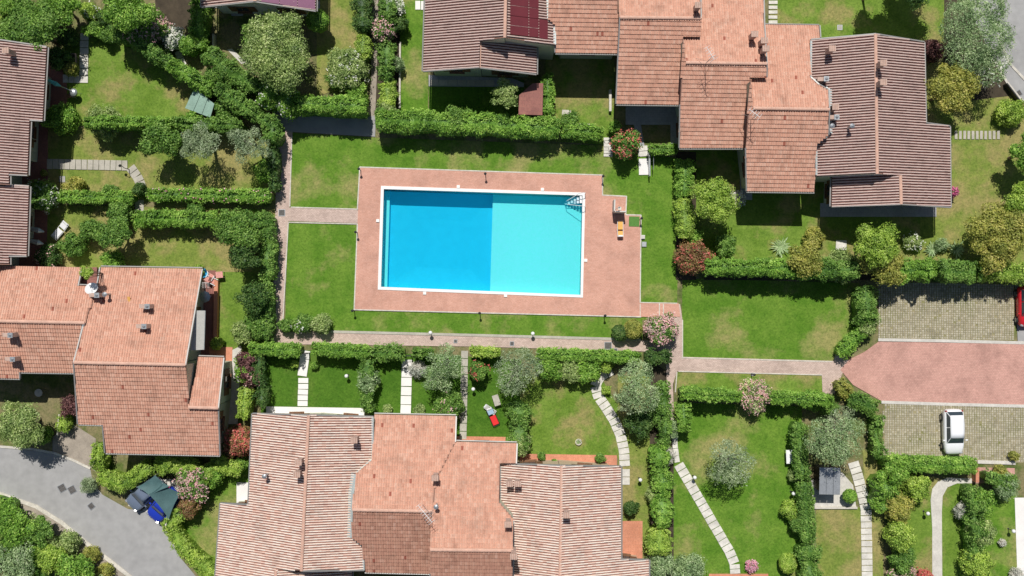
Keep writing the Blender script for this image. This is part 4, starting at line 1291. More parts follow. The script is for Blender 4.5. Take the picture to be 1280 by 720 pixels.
# satellite dish
o = MB(); o.lathe((0, 0, 0), [(.04, -.10), (.2, -.07), (.38, -.0), (.46, .07), (.44, .08), (.36, .02), (.19, -.05), (.02, -.075)], 20)
d = o.build('satellite_dish', M['whiteplastic'], hL2.root, onroof(hL2, 0, 119.5, 361, .75), smooth=False); d.rotation_euler = (math.radians(-38), math.radians(12), .3); d.scale = (1.15, 1.35, 1)
k = MB(); k.tube((0, 0, -.08), (0, 0, -1.0), .03, .03, 8); k.tube((0, -.3, 0), (0, 0, .45), .012, .012, 5); k.build('dish_mast', M['metal'], d)

# metal valley gutters between houses
def flash(hs, fi, pts, w=.35):
    mb = MB(); P = [Vector(onroof(hs, fi, x, y, .1)) for x, y in pts]
    for a, b in zip(P[:-1], P[1:]):
        s_ = (b - a).cross(Vector((0, 0, 1))).normalized() * w / 2
        u = Vector((0, 0, .05))
        mb.add([a - s_, a + s_, b + s_, b - s_, a - s_ + u, a + s_ + u, b + s_ + u, b - s_ + u], [(4, 5, 6, 7), (0, 1, 5, 4), (1, 2, 6, 5), (2, 3, 7, 6), (3, 0, 4, 7)])
    mb.build('flashing', M['lead'], hs.root)
flash(hE, 0, [(1013.5, 51), (1013, 97), (1023, 105), (1036, 112)], .16); flash(hE, 0, [(1036.5, 112), (1037, 168)], .36); flash(hE, 0, [(1037, 168), (1020, 181), (1020, 219)], .16)
flash(hM1, 1, [(466, 521), (466, 573), (446, 591)], .18); flash(hM1, 1, [(443, 592), (439.5, 614), (438, 672)], .48); flash(hM1, 1, [(441, 672), (454, 683), (455, 712)], .16)
flash(hM3, 0, [(625, 580), (625, 628), (641, 647)], .2); flash(hM3, 0, [(642, 650), (642, 700), (641, 760)], .13)
flash(hA, 1, [(684.5, 0), (685.5, 24), (693, 32), (693.5, 56)], .22)
flash(hL2, 1, [(105, 404), (94, 453), (93.5, 465)], .14)
# single odd tiles
for hs, fi, px, py, m in ((hL3, 0, 162, 375, 'terracotta'),):
    mb = MB(); mb.box((0, 0, .13), (.22, .55, .04), -.03, tilt=(0, .38)); mb.build('new_tile', M['faborange'], hs.root, onroof(hs, fi, px, py))
# ================================================================ VEGETATION
HD = 1.7
# ---- hedges: (points, width px, height m, leaf kind, label, options)
HG = [
 ([(102, 37), (138, 38)], 10, 1.2, 'bright', 'short neatly clipped bright hedge at the head of the white slab path', {}),
 ([(138, 40), (160, 46), (185, 62), (210, 78)], 15, 2.4, 'green', 'diagonal hedge running from the short clipped hedge to the pink oleander', dict(wild=.2)),
 ([(212, 80), (240, 97), (262, 112)], 17, 2.3, 'bright', 'diagonal hedge section just above the green shed roof', dict(wild=.2)),
 ([(270, 110), (295, 126), (318, 140), (338, 158), (341, 178)], 19, 2.2, 'green', 'curving hedge right of the green shed, ending beside the shaded paved square', dict(wild=.25)),
 ([(247, -20), (247, 18), (246, 60)], 20, HD, 'bright', 'upright rough hedge left of the lilac panelled roof', dict(wild=.25)),
 ([(258, 64), (280, 84), (302, 98), (325, 110)], 22, 2.2, 'green', 'thick diagonal hedge below the shaded lawn of the cut-off house', dict(wild=.22)),
 ([(325, 112), (345, 122), (370, 130)], 30, 2.5, 'bright', 'broad leafy hedge dotted with white flowers below the big bushy tree', dict(wild=.25, blossom='white', bl=.03)),
 ([(366, 129), (400, 130), (457, 132)], 22, 2.5, 'bright', 'yellowish clipped hedge above the shaded paved square', dict(wild=.12)),
 ([(452, -20), (453, 40)], 22, HD, 'dark', 'dark upright hedge at the top left of the gravel footpath', dict(wild=.2)),
 ([(453, 43), (453, 73)], 17, HD, 'lime', 'lime green clipped hedge block left of the gravel footpath', dict(wild=.1)),
 ([(484, -20), (484, 28)], 20, HD, 'green', 'hedge right of the gravel footpath above the pink oleander', dict(wild=.2)),
 ([(482, 52), (483, 100)], 18, HD, 'green', 'hedge between the gravel footpath and the narrow lawn, below the pink oleander', dict(wild=.25)),
 ([(482, 102), (484, 132)], 20, HD, 'lime', 'yellow green hedge section at the lower end of the gravel footpath', dict(wild=.18)),
 ([(468, 149), (560, 152), (640, 156), (700, 160)], 26, 2.2, 'bright', 'long tall hedge above the pool lawn', dict(wild=.14)),
 ([(702, 161), (728, 164), (754, 166)], 17, 1.6, 'bright', 'low hedge continuing the long pool hedge towards the steps', dict(wild=.16)),
 ([(685, 92), (685, 143)], 13, 1.7, 'bright', 'short upright hedge right of the dark red terrace', dict(wild=.15)),
 ([(812, 186), (846, 186)], 12, 1.3, 'bright', 'small clipped hedge below the shaded patio', dict(wild=.12)),
 ([(857, 199), (856, 245)], 21, HD, 'bright', 'upright hedge beside the round yellowish tree, its upper part', dict(wild=.22)),
 ([(856, 248), (857, 296)], 21, HD, 'lime', 'yellow green lower part of the upright hedge above the reddish shrub', dict(wild=.2)),
 ([(884, 333), (930, 334), (1000, 336)], 20, 2.5, 'bright', 'hedge right of the reddish shrub, above the green lawn', dict(wild=.16)),
 ([(1002, 336), (1078, 338)], 22, 2.6, 'green', 'hedge stretch below the pale bushes, left of the tall yellow green tree', dict(wild=.2)),
 ([(1110, 338), (1174, 338)], 25, 2.7, 'bright', 'bright hedge above the left part of the upper car park', dict(wild=.2)),
 ([(1175, 338), (1228, 340)], 24, 2.6, 'green', 'dark leaved hedge above the middle of the upper car park', dict(wild=.2)),
 ([(1231, 340), (1330, 342)], 23, 2.4, 'lime', 'lime speckled hedge above the red vehicle', dict(wild=.2)),
 ([(1084, 358), (1084, 405)], 22, 1.8, 'green', 'upright hedge at the left end of the upper car park', dict(wild=.2)),
 ([(1080, 412), (1050, 444)], 18, 1.1, 'bright', 'diagonal hedge beside the tip of the pink driveway', dict(wild=.15)),
 ([(1048, 478), (1062, 494)], 17, 1.1, 'ochre', 'brownish hedge just below the tip of the pink driveway', dict(wild=.2)),
 ([(1064, 498), (1098, 510)], 22, 1.5, 'green', 'hedge running down right from the brownish hedge to the lower car park', dict(wild=.2)),
 ([(1098, 520), (1098, 572)], 12, 1.5, 'green', 'narrow hedge along the left edge of the lower car park', dict(wild=.25)),
 ([(1106, 580), (1222, 583)], 19, 1.5, 'bright', 'neat clipped hedge below the white car', dict(wild=.07)),
 ([(853, 492), (926, 496)], 15, 2.2, 'bright', 'clipped hedge left of the pink oleander by the path', dict(wild=.12)),
 ([(965, 497), (1042, 502)], 16, 2.2, 'bright', 'clipped hedge right of the pink oleander by the path', dict(wild=.16)),
 ([(855, 505), (856, 540)], 17, 1.7, 'bright', 'short upright hedge at the top left corner of the olive lawn', dict(wild=.18)),
 ([(1000, 530), (1004, 600)], 18, 1.7, 'green', 'upright hedge right of the white garden table', dict(wild=.12)),
 ([(1007, 603), (1012, 680)], 19, 1.7, 'green', 'dense upright hedge left of the small dark roofed shed', dict(wild=.1)),
 ([(1012, 683), (1016, 760)], 24, 1.7, 'green', 'hedge at the lower edge right of the clipped lime bush', dict(wild=.2)),
 ([(310, 437), (345, 437), (374, 438)], 16, HD, 'bright', 'clipped hedge left of the gate to the white slab path', dict(wild=.1)),
 ([(390, 436), (425, 438), (462, 440)], 16, HD, 'bright', 'clipped hedge right of the gate to the white slab path', dict(wild=.1)),
 ([(465, 441), (504, 442)], 18, HD, 'green', 'rough hedge left of the second slab path', dict(wild=.2)),
 ([(516, 441), (540, 441)], 12, HD, 'green', 'short hedge left of the grey green bushy tree', dict(wild=.15)),
 ([(588, 440), (625, 441)], 12, HD, 'lime', 'short lime hedge left of the big silvery olive', dict(wild=.12)),
 ([(672, 442), (740, 445), (800, 447)], 14, HD, 'bright', 'long clipped hedge right of the big silvery olive', dict(wild=.12)),
 ([(808, 446), (838, 447)], 17, HD, 'dark', 'dark leaved hedge end below the pink oleander ball', dict(wild=.2)),
 ([(302, 446), (302, 478)], 17, HD, 'bright', 'short hedge left of the purple shrubs', dict(wild=.15)),
 ([(320, 445), (326, 490), (326, 508)], 13, HD, 'dark', 'dark hedge between the purple shrubs and the first artificial green lawn', dict(wild=.22)),
 ([(305, 486), (303, 524)], 16, HD, 'lime', 'yellow green hedge below the purple shrubs', dict(wild=.15)),
 ([(459, 450), (458, 515)], 16, HD, 'green', 'rough hedge dividing the second and third small green lawns', dict(wild=.25)),
 ([(648, 503), (650, 560)], 25, HD, 'green', 'mixed hedge between the red sunbed lawn and the mottled lawn', dict(wild=.28)),
 ([(831, 478), (832, 560)], 13, HD, 'green', 'upright hedge left of the narrow brick path', dict(wild=.22)),
 ([(822, 560), (829, 600), (829, 660)], 22, 2.0, 'bright', 'tall speckled hedge left of the long diagonal slab path', dict(wild=.2)),
 ([(826, 664), (824, 695)], 28, 2.0, 'lime', 'yellow green foot of the tall speckled hedge', dict(wild=.2)),
 ([(104, 152), (212, 153)], 13, 2.6, 'bright', 'clipped hedge below the upper left lawn', dict(wild=.15)),
 ([(216, 154), (300, 156)], 14, 2.2, 'green', 'hedge just below the green shed', dict(wild=.2)),
 ([(72, 246), (128, 246), (164, 246)], 14, 1.4, 'bright', 'low clipped hedge below the grey slab path', dict(wild=.15)),
 ([(184, 243), (262, 243), (338, 245)], 15, 1.4, 'bright', 'low clipped hedge with a few yellow and pink flowers above the middle passage', dict(wild=.16, blossom='hot', bl=.012)),
 ([(165, 273), (215, 273), (270, 275)], 20, HD, 'bright', 'broad hedge right of the lounger garden bushes', dict(wild=.16)),
 ([(272, 276), (340, 277)], 22, HD, 'green', 'broad hedge meeting the brick path left of the pool', dict(wild=.18)),
 ([(334, 285), (333, 350)], 18, HD, 'green', 'upright hedge along the left side of the brick path, upper half', dict(wild=.22)),
 ([(332, 353), (330, 425)], 17, HD, 'green', 'upright hedge along the left side of the brick path, lower half', dict(wild=.22)),
 ([(341, 182), (340, 238)], 12, HD, 'dark', 'thin dark hedge left of the brick path beside the grey olives', dict(wild=.22)),
 ([(122, 555), (122, 590)], 15, 1.7, 'lime', 'upright lime hedge at the left corner of the large terracotta house', dict(wild=.15)),
 ([(122, 596), (150, 606), (172, 594), (188, 584)], 19, 1.7, 'lime', 'curved lime hedge between the road and the teal sail', dict(wild=.12)),
 ([(192, 578), (230, 586), (262, 600)], 23, 1.8, 'lime', 'wide lime hedge above the teal sail', dict(wild=.15)),
 ([(262, 578), (300, 590)], 17, 1.6, 'lime', 'lime hedge stub between the salmon shrub and the pink oleander', dict(wild=.2)),
 ([(226, 640), (210, 655), (222, 680), (245, 702), (268, 722)], 17, 1.5, 'lime', 'winding lime hedge below the teal sail beside the road', dict(wild=.14)),
 ([(78, 520), (78, 540)], 14, 1.1, 'lime', 'tiny bright hedge block below the purple shrub on the forecourt', dict(wild=.1)),
 ([(1107, 598), (1110, 640)], 26, 1.9, 'bright', 'leafy hedge mass left of the curved concrete path', dict(wild=.25)),
 ([(1218, 610), (1222, 650), (1224, 700)], 18, 1.8, 'green', 'upright hedge left of the bright lower right lawn', dict(wild=.3)),
 ([(1235, 597), (1276, 606)], 15, 1.5, 'green', 'hedge above the pale paved corner', dict(wild=.25)),
 ([(-20, 664), (40, 676), (80, 700), (120, 740)], 34, 1.0, 'pale', 'low scrub covering the bank between the taller bushes', dict(wild=.45)),
 ([(-40, 636), (10, 640)], 30, 1.8, 'bright', 'bushy bank hedge at the left edge below the road', dict(wild=.3)),
]
for p, w, hgt, k, lb, kw in HG: hedge(p, w, hgt, k, lb, **kw)

# ---- trees and shrubs: (fn, px, py, r px, height, leaf kind, label, options)
T, B = tree, shrub
VG = [
 # top left
 (T, 46, 40, 33, 4.1, 'green', 'large leafy tree hanging over the left striped roof', dict(dens=1.0)),
 (T, 14, 46, 20, 4.0, 'green', 'leafy tree at the left edge above the striped roof', {}),
 (T, 78, 12, 22, 3.0, 'bright', 'bright leafy tree at the top edge left of the yellow shrub', {}),
 (B, 10, 10, 12, 2.2, 'bright', 'small bright shrub in the top left corner', {}),
 (B, 111, 14, 12, 1.8, 'lime', 'yellow shrub at the top edge beside three small slabs', dict(blossom='white', bl=.02)),
 (B, 72, 72, 14, 2.2, 'dark', 'dark shrub at the corner of the left striped roof', {}),
 (B, 88, 86, 9, 1.3, 'ochre', 'round yellowish shrub left of the white slab path', {}),
 (T, 160, 12, 30, 4.4, 'bright', 'broad bright tree at the top edge above the pink oleander', {}),
 (B, 184, 34, 24, 2.8, 'green', 'big oleander with pale pink flowers beside the broad bright tree', dict(blossom='pink', bl=.2)),
 (B, 216, 46, 13, 2.2, 'grey', 'white flowering bush above the diagonal hedge', dict(blossom='white', bl=.5)),
 (B, 237, 56, 13, 2.2, 'bright', 'round green bush beside the white flowering bush', {}),
 (B, 75, 148, 20, 1.9, 'bright', 'leafy shrub below the charcoal barbecue', {}),
 (B, 130, 153, 21, 2.0, 'pale', 'pale speckled shrub in the hedge below the upper left lawn', {}),
 (T, 203, 172, 23, 3.4, 'green', 'green tree left of the two grey round trees', {}),
 (B, 186, 158, 14, 1.8, 'green', 'shrub in the hedge between the pale speckled shrub and the green tree', {}),
 (B, 240, 150, 13, 1.8, 'bright', 'shrub just below the green shed roof', {}),
 (T, 252, 180, 24, 3.6, 'olive', 'round grey olive, left one of the pair beside the brick path', dict(dens=1.5)),
 (T, 314, 180, 25, 3.6, 'olive', 'round grey olive, right one of the pair beside the brick path', dict(dens=1.5)),
 (B, 332, 214, 14, 2.0, 'bright', 'bright bush below the right grey olive', {}),
 (B, 268, 96, 12, 2.4, 'green', 'bush leaning over the right corner of the green shed', {}),
 (B, 282, 140, 15, 1.7, 'green', 'small bush right of the green shed', {}),
 (T, 224, -26, 26, 5.0, 'dark', 'dark tree mostly beyond the top edge above the shaded brown bed', {}),
 (B, 84, 46, 12, 1.5, 'dark', 'dark bush between the leafy roof-side tree and the white slab path', {}),
 (B, 134, 24, 12, 2.0, 'dark', 'dark bush below the yellow shrub at the top edge', {}),
 (B, 60, 14, 16, 2.6, 'green', 'green bush at the top edge between the leafy trees', {}),
 (B, 118, 34, 8, 1.5, 'green', 'small bush right at the head of the white slab path', {}),
 (B, 200, 66, 11, 1.9, 'dark', 'dark low bush under the pink flowered oleander', {}),
 (B, 30, 10, 14, 2.0, 'green', 'green bush at the top edge right of the small corner shrub', {}),
 (B, 134, 44, 9, 1.7, 'green', 'small leafy bush where the diagonal hedge begins', {}),
 (B, 8, 28, 10, 1.5, 'lime', 'yellow green bush at the left edge above the leafy trees', {}),
 # top middle left
 (T, 350, 64, 46, 4.6, 'pale', 'very large bushy tree on the lawn below the lilac panels', dict(dens=1.1)),
 (T, 318, 44, 16, 3.6, 'green', 'side limb-like small tree left of the very large bushy tree', {}),
 (B, 397, 26, 15, 3.0, 'bright', 'ball clipped bush beside the lilac panelled roof', dict(clip=True)),
 (B, 434, 86, 26, 2.4, 'pale', 'pale cream flowering bush below the straw coloured lawn', dict(blossom='white', bl=.035)),
 (B, 447, 118, 13, 2.0, 'bright', 'green bush below the cream flowering bush', {}),
 (B, 420, 98, 12, 1.6, 'green', 'low green bush left of the cream flowering bush', {}),
 (B, 478, 38, 13, 2.4, 'green', 'pink oleander overhanging the gravel footpath', dict(blossom='pink', bl=.3)),
 (B, 500, 30, 10, 1.8, 'dark', 'dark little bush right of the footpath oleander', {}),
 (B, 492, 8, 12, 1.8, 'grey', 'grey white bush at the top edge left of the narrow lawn', dict(blossom='white', bl=.15)),
 (B, 497, 80, 9, 1.6, 'grey', 'slim grey bush beside the narrow lawn', {}),
 (B, 482, 142, 14, 2.2, 'pale', 'pale bush at the bottom of the gravel footpath', {}),
 (B, 574, 148, 15, 2.6, 'green', 'shrub sticking out of the long pool hedge', {}),
 (T, 633, 119, 19, 3.0, 'pale', 'small pale leaved tree left of the dark red terrace', {}),
 (B, 712, 156, 15, 2.0, 'green', 'shrub at the right end of the long pool hedge', {}),
 # right of the pool
 (B, 769, 158, 8, 1.8, 'bright', 'small bright bush above the red flowering bush', {}),
 (B, 782, 180, 17, 2.5, 'green', 'round bush with red flowers between the two flights of steps', dict(blossom='redf', bl=.13)),
 (T, 892, 250, 28, 3.7, 'lime', 'round yellowish green tree beside the upright hedge', dict(dens=1.1)),
 (B, 865, 322, 22, 2.3, 'red', 'reddish brown shrub at the bottom of the upright hedge', dict(blossom='redf', bl=.06)),
 (B, 907, 306, 13, 1.5, 'green', 'loose green shrub right of the reddish brown shrub', {}),
 (B, 868, 296, 10, 1.9, 'bright', 'bright bush just above the reddish brown shrub', {}),
 (B, 922, 248, 9, 1.0, 'silver', 'small white leaved bush at the foot of the yellowish tree', dict(blossom='white', bl=.2)),
 (T, 1004, 322, 23, 3.0, 'ochre', 'olive brown tree in the hedge row right of the first agave', {}),
 (B, 1018, 296, 13, 1.3, 'ochre', 'brownish low shrub left of the pale stone slab', {}),
 (B, 1052, 332, 20, 2.6, 'pale', 'pale leaved bush between the olive brown tree and the tall yellow green tree', {}),
 (B, 1034, 336, 13, 2.2, 'bright', 'bright bush in the hedge row left of the pale leaved bush', {}),
 (T, 1092, 306, 28, 4.2, 'lime', 'tall yellow green tree in front of the corner house', {}),
 (T, 1102, 334, 26, 3.2, 'ochre', 'broad olive green tree below the tall yellow green tree', {}),
 (B, 1142, 303, 11, 1.1, 'pale', 'small bush with white flowers right of the tall yellow green tree', dict(blossom='white', bl=.06)),
 (B, 1178, 306, 9, .9, 'grey', 'small blue grey bush between the agaves', {}),
 (T, 1245, 296, 36, 3.6, 'ochre', 'big dark olive tree at the right edge above the car park', {}),
 (T, 1278, 252, 26, 3.4, 'lime', 'yellow green tree cut by the right edge', {}),
 (T, 1284, 192, 24, 3.2, 'bright', 'green tree cut by the right edge beside the grey slabs', {}),
 (B, 1264, 140, 18, 1.5, 'lime', 'bright bush below the top right road', {}),
 (T, 1212, 40, 46, 4.6, 'grey', 'huge grey green tree by the top right road', dict(dens=1.3)),
 (T, 1232, 84, 26, 3.6, 'grey', 'grey green bush with white flowers below the huge grey green tree', dict(blossom='white', bl=.1)),
 (T, 1190, 112, 31, 4.2, 'ochre', 'large leaved yellow green tree right of the corner house', dict(dens=.9)),
 (B, 1166, 62, 15, 2.4, 'purple', 'dark reddish shrub at the upper right corner of the striped roof', {}),
 (T, 1140, -26, 38, 4.6, 'dark', 'dark tree whose crown is mostly beyond the top edge', {}),
 (T, 1100, -18, 18, 3.6, 'dark', 'smaller dark tree at the top edge above the lawn', {}),
 (B, 1190, 240, 5, 1.4, 'green', 'small magenta bougainvillea at the right eave of the corner house', dict(blossom='magenta', bl=.9)),
 # left middle
 (B, 52, 244, 19, 2.3, 'green', 'green shrub with white flowers beside the left striped roof', dict(blossom='white', bl=.07)),
 (B, 93, 233, 13, 1.3, 'ochre', 'dome shaped olive shrub right of the white flowered shrub', {}),
 (B, 138, 240, 10, 1.7, 'green', 'small round shrub standing in the low clipped hedge', {}),
 (B, 174, 237, 9, 1.5, 'dark', 'dark bush where the grey slab path ends', {}),
 (B, 243, 268, 13, 2.0, 'green', 'bush rising out of the broad hedge', {}),
 (B, 150, 268, 15, 2.1, 'green', 'round bush above the tall bushes of the lounger garden', {}),
 (T, 143, 292, 20, 3.0, 'green', 'bushy tree right of the diagonal bush row', {}),
 (B, 140, 326, 14, 1.6, 'bright', 'bright bush touching the pink roof edge', {}),
 (B, 112, 288, 15, 2.0, 'green', 'bush right of the white sun lounger, upper one of the diagonal row', dict(ell=.8)),
 (B, 90, 307, 15, 1.8, 'green', 'bush below the white sun lounger, middle one of the diagonal row', {}),
 (B, 60, 320, 15, 1.6, 'dark', 'dark bush above the pink roof, lowest one of the diagonal row', dict(blossom='pink', bl=.03)),
 (T, 296, 288, 26, 3.3, 'green', 'broad tree right of the enclosed dry lawn', {}),
 (T, 308, 318, 22, 3.0, 'dark', 'dark tree below the broad tree beside the path hedge', {}),
 (T, 318, 372, 20, 2.8, 'dark', 'dark bushy tree right of the terracotta house garden', {}),
 (B, 322, 404, 14, 2.4, 'green', 'green bush above the round pale bush', {}),
 (B, 303, 415, 15, 2.0, 'pale', 'round pale bush at the start of the paved side path', dict(clip=False)),
 (B, 248, 338, 8, 1.0, 'lime', 'small lime bush at the top right corner of the big pink roof', {}),
 (B, 271, 430, 8, 1.0, 'lime', 'small spindly bush on the terracotta terrace corner', {}),
 (B, 109, 341, 9, 5.2, 'lime', 'potted lime bush in the little roof terrace', dict(trunk=True)),
 (B, 309, 454, 14, 2.2, 'purple', 'dark purple shrub, upper one of the pair', {}),
 (B, 314, 470, 14, 2.2, 'purple', 'purple pink shrub, lower one of the pair', dict(blossom='pink', bl=.03)),
 (B, 298, 552, 19, 2.4, 'red', 'salmon red shrub between the terracotta house and the cream striped roof', dict(blossom='redf', bl=.25)),
 (B, 358, 407, 9, 1.3, 'green', 'small round dark bush, leftmost of three at the path corner', {}),
 (B, 378, 404, 12, 1.5, 'green', 'middle bush of three at the path corner', dict(blossom='white', bl=.02)),
 (B, 402, 405, 13, 1.6, 'pale', 'pale round bush, rightmost of three at the path corner', {}),
 # gardens below the pool
 (B, 460, 476, 14, 2.4, 'grey', 'grey green bush between the two small lawns', {}),
 (B, 522, 462, 11, 1.4, 'silver', 'silvery lavender bush beside the second slab path', {}),
 (T, 556, 452, 24, 3.3, 'grey', 'grey green bushy tree with bare pale limbs', {}),
 (T, 545, 470, 20, 2.8, 'grey', 'lower grey green tree left of the paving stone path', {}),
 (B, 563, 506, 18, 2.2, 'green', 'drooping shrub at the corner of the pink roof', dict(blossom='pink', bl=.03)),
 (B, 597, 464, 12, 2.2, 'green', 'small round tree with sparse red flowers on the sunbed lawn', dict(blossom='redf', bl=.03)),
 (T, 646, 463, 31, 4.0, 'olive', 'big silvery olive in the middle of the lower gardens', dict(dens=1.15)),
 (B, 686, 461, 17, 1.9, 'bright', 'leafy bush right of the big silvery olive', {}),
 (B, 712, 463, 16, 1.8, 'pale', 'middle bush of the row above the mottled lawn', {}),
 (B, 735, 461, 17, 1.9, 'bright', 'rightmost bush of the row above the mottled lawn', {}),
 (B, 757, 456, 11, 1.4, 'lime', 'small lime bush at the top of the curved slab path', {}),
 (B, 758, 488, 6, .8, 'lime', 'tiny round lime bush inside the bend of the slab path', {}),
 (T, 796, 482, 30, 3.6, 'grey', 'grey green olive right of the curved slab path', dict(dens=1.1)),
 (T, 782, 500, 17, 2.8, 'olive', 'small silvery olive hugging the curved slab path', {}),
 (B, 800, 528, 17, 2.0, 'dark', 'dark shrub below the grey green olive', {}),
 (B, 822, 515, 13, 2.0, 'green', 'shrub between the dark shrub and the narrow brick path', {}),
 (B, 789, 636, 9, 1.5, 'dark', 'small dark round bush beside the right striped roof', {}),
 (B, 650, 553, 14, 2.0, 'pale', 'pale shrub beside the corner of the middle pink roof', {}),
 (B, 836, 535, 12, 1.8, 'grey', 'grey bush beside the narrow brick path', {}),
 (B, 834, 570, 11, 2.0, 'silver', 'silver leaved bush in the tall speckled hedge', {}),
 (B, 818, 618, 10, 1.8, 'pale', 'pale bush on the left flank of the tall speckled hedge', {}),
 (B, 826, 706, 18, 1.8, 'grey', 'grey bush at the bottom edge right of the striped roof', {}),
 (B, 862, 712, 20, 1.6, 'grey', 'low spreading blue grey bush at the bottom edge', {}),
 (B, 775, 416, 11, 1.3, 'dark', 'dark green ball clipped bush by the path', dict(clip=True)),
 (B, 791, 412, 13, 1.5, 'ochre', 'yellowish ball clipped bush next to the dark ball bush', dict(clip=True)),
 (B, 827, 412, 19, 2.2, 'green', 'oleander covered in pink flowers at the path junction', dict(blossom='pink', bl=.55)),
 (B, 944, 494, 20, 2.2, 'pale', 'pink flowering bush in the hedge by the east path', dict(blossom='pink', bl=.25)),
 (T, 911, 576, 30, 3.4, 'olive', 'single silvery olive on the large lower lawn', dict(dens=1.1)),
 (B, 939, 707, 6.5, .6, 'green', 'little round cushion of pink flowers on the lawn', dict(blossom='hot', bl=1.0, clip=True)),
 (B, 985, 704, 12, 1.3, 'lime', 'clipped lime bush at the bottom of the large lawn', dict(clip=True, ell=1.15)),
 (B, 989, 638, 13, 1.4, 'lime', 'lime bush at the right side of the large lawn', {}),
 (B, 993, 595, 8, 1.1, 'pale', 'small variegated bush below the white garden table', {}),
 (B, 1000, 655, 12, 1.8, 'green', 'green bush merging with the hedge beside the lime bush', {}),
 (T, 1038, 545, 34, 4.0, 'grey', 'large silvery olive over the small shed', dict(dens=1.1)),
 (T, 1050, 525, 18, 2.6, 'olive', 'smaller olive crown right above the large silvery olive', {}),
 (B, 1062, 620, 9.5, 1.3, 'bright', 'round clipped bush beside the small shed', dict(clip=True)),
 (B, 1084, 404, 15, 1.8, 'pale', 'pale grassy bush at the tip of the upper car park', {}),
 (B, 1017, 500, 13, 1.8, 'bright', 'bright bush at the end of the east hedge', {}),
 (B, 1036, 508, 12, 1.8, 'green', 'green bush above the large silvery olive', {}),
 (T, 1118, 588, 19, 2.6, 'bright', 'leafy bush right below the lower car park corner', {}),
 (B, 1148, 610, 17, 2.0, 'lime', 'light green bush left of the bend of the concrete path', {}),
 (B, 1122, 634, 18, 2.4, 'ochre', 'dark olive bush between two brighter bushes', {}),
 (B, 1126, 670, 18, 2.6, 'lime', 'layered lime bush left of the white globe lamp by the concrete path', {}),
 (B, 1128, 700, 15, 2.0, 'green', 'green bush above the pink flowers at the bottom edge', {}),
 (B, 1128, 720, 16, 1.4, 'green', 'pink flowering shrub at the bottom edge', dict(blossom='pink', bl=.4)),
 (B, 1156, 722, 8, .9, 'green', 'tiny red flowering bush at the bottom edge beside the concrete path', dict(blossom='redf', bl=.9)),
 (B, 1205, 640, 11, 1.3, 'silver', 'silver grey shrub right of the concrete path', {}),
 (B, 1228, 628, 16, 2.2, 'bright', 'bright bush at the top of the lower right hedge', {}),
 (B, 1228, 665, 17, 2.2, 'pale', 'pale bush in the middle of the lower right hedge', {}),
 (B, 1222, 706, 19, 2.4, 'lime', 'yellowish bush at the bottom of the lower right hedge', {}),
 (B, 1258, 608, 15, 1.8, 'grey', 'grey green bush at the corner of the pale paving', {}),
 (B, 1254, 679, 5, .7, 'silver', 'tiny silvery plant on the bright lower right lawn', {}),
 (B, 1271, 718, 8, .9, 'silver', 'small pale pinkish bush at the bottom right corner', {}),
 (B, 1252, 590, 9, 1.1, 'ochre', 'little brownish bush on the brick landing', {}),
 # lower left
 (T, 26, 530, 29, 3.6, 'pale', 'pale green tree beside the road at the left edge', dict(dens=1.1)),
 (B, 50, 544, 13, 1.6, 'bright', 'bright bush at the foot of the pale green tree', {}),
 (B, 88, 508, 13, 2.0, 'purple', 'dark purple tree-like shrub left of the large terracotta house', {}),
 (B, 110, 607, 10, 1.3, 'olive', 'spiky grey bush at the road corner', {}),
 (B, 240, 606, 20, 2.4, 'green', 'oleander with salmon pink flowers right of the teal sail', dict(blossom='pink', bl=.3)),
 (B, 236, 632, 14, 2.0, 'red', 'brownish shrub below the salmon oleander', {}),
 (B, 265, 596, 15, 1.9, 'bright', 'green bush right of the salmon oleander', {}),
 (B, 300, 580, 10, 1.4, 'bright', 'small bright bush below the salmon red shrub', {}),
 (T, 18, 660, 28, 2.6, 'bright', 'bright tree on the bank below the road, uppermost', {}),
 (T, 52, 664, 20, 2.2, 'green', 'green tree on the bank nearest the kerb', {}),
 (T, 22, 702, 28, 2.6, 'grey', 'grey green tree in the bottom left corner', {}),
 (T, 66, 698, 20, 2.0, 'lime', 'yellow green bush on the bank', dict(cat='shrub')),
 (T, 96, 712, 24, 2.2, 'bright', 'green tree on the bank at the bottom edge', {}),
 (B, 130, 716, 12, 1.0, 'ochre', 'low dry bush beside the lower road kerb', {}),
 (T, -4, 690, 22, 2.4, 'green', 'green bush on the bank cut by the left edge', dict(cat='shrub')),
 (B, 84, 680, 15, 1.6, 'pale', 'pale straggly bush on the bank beside the kerb', {}),
 (B, 44, 686, 17, 1.8, 'bright', 'bright bush in the middle of the bank', {}),
 (B, 46, 714, 18, 1.8, 'green', 'green bush at the bottom edge of the bank', {}),
 (B, 114, 694, 11, 1.0, 'ochre', 'dry low bush at the lower road kerb', {}),
]
for fn, px, py, r, hgt, k, lb, kw in VG: fn(px, py, r, hgt, k, lb, **kw)
agave(976, 308, 16, 'pale spiky agave on the lawn below the pink-roofed terrace', n=30)
agave(1166, 312, 13, 'left agave of the pair above the car park hedge')
agave(1196, 312, 15, 'right agave of the pair, next to the big dark olive tree')
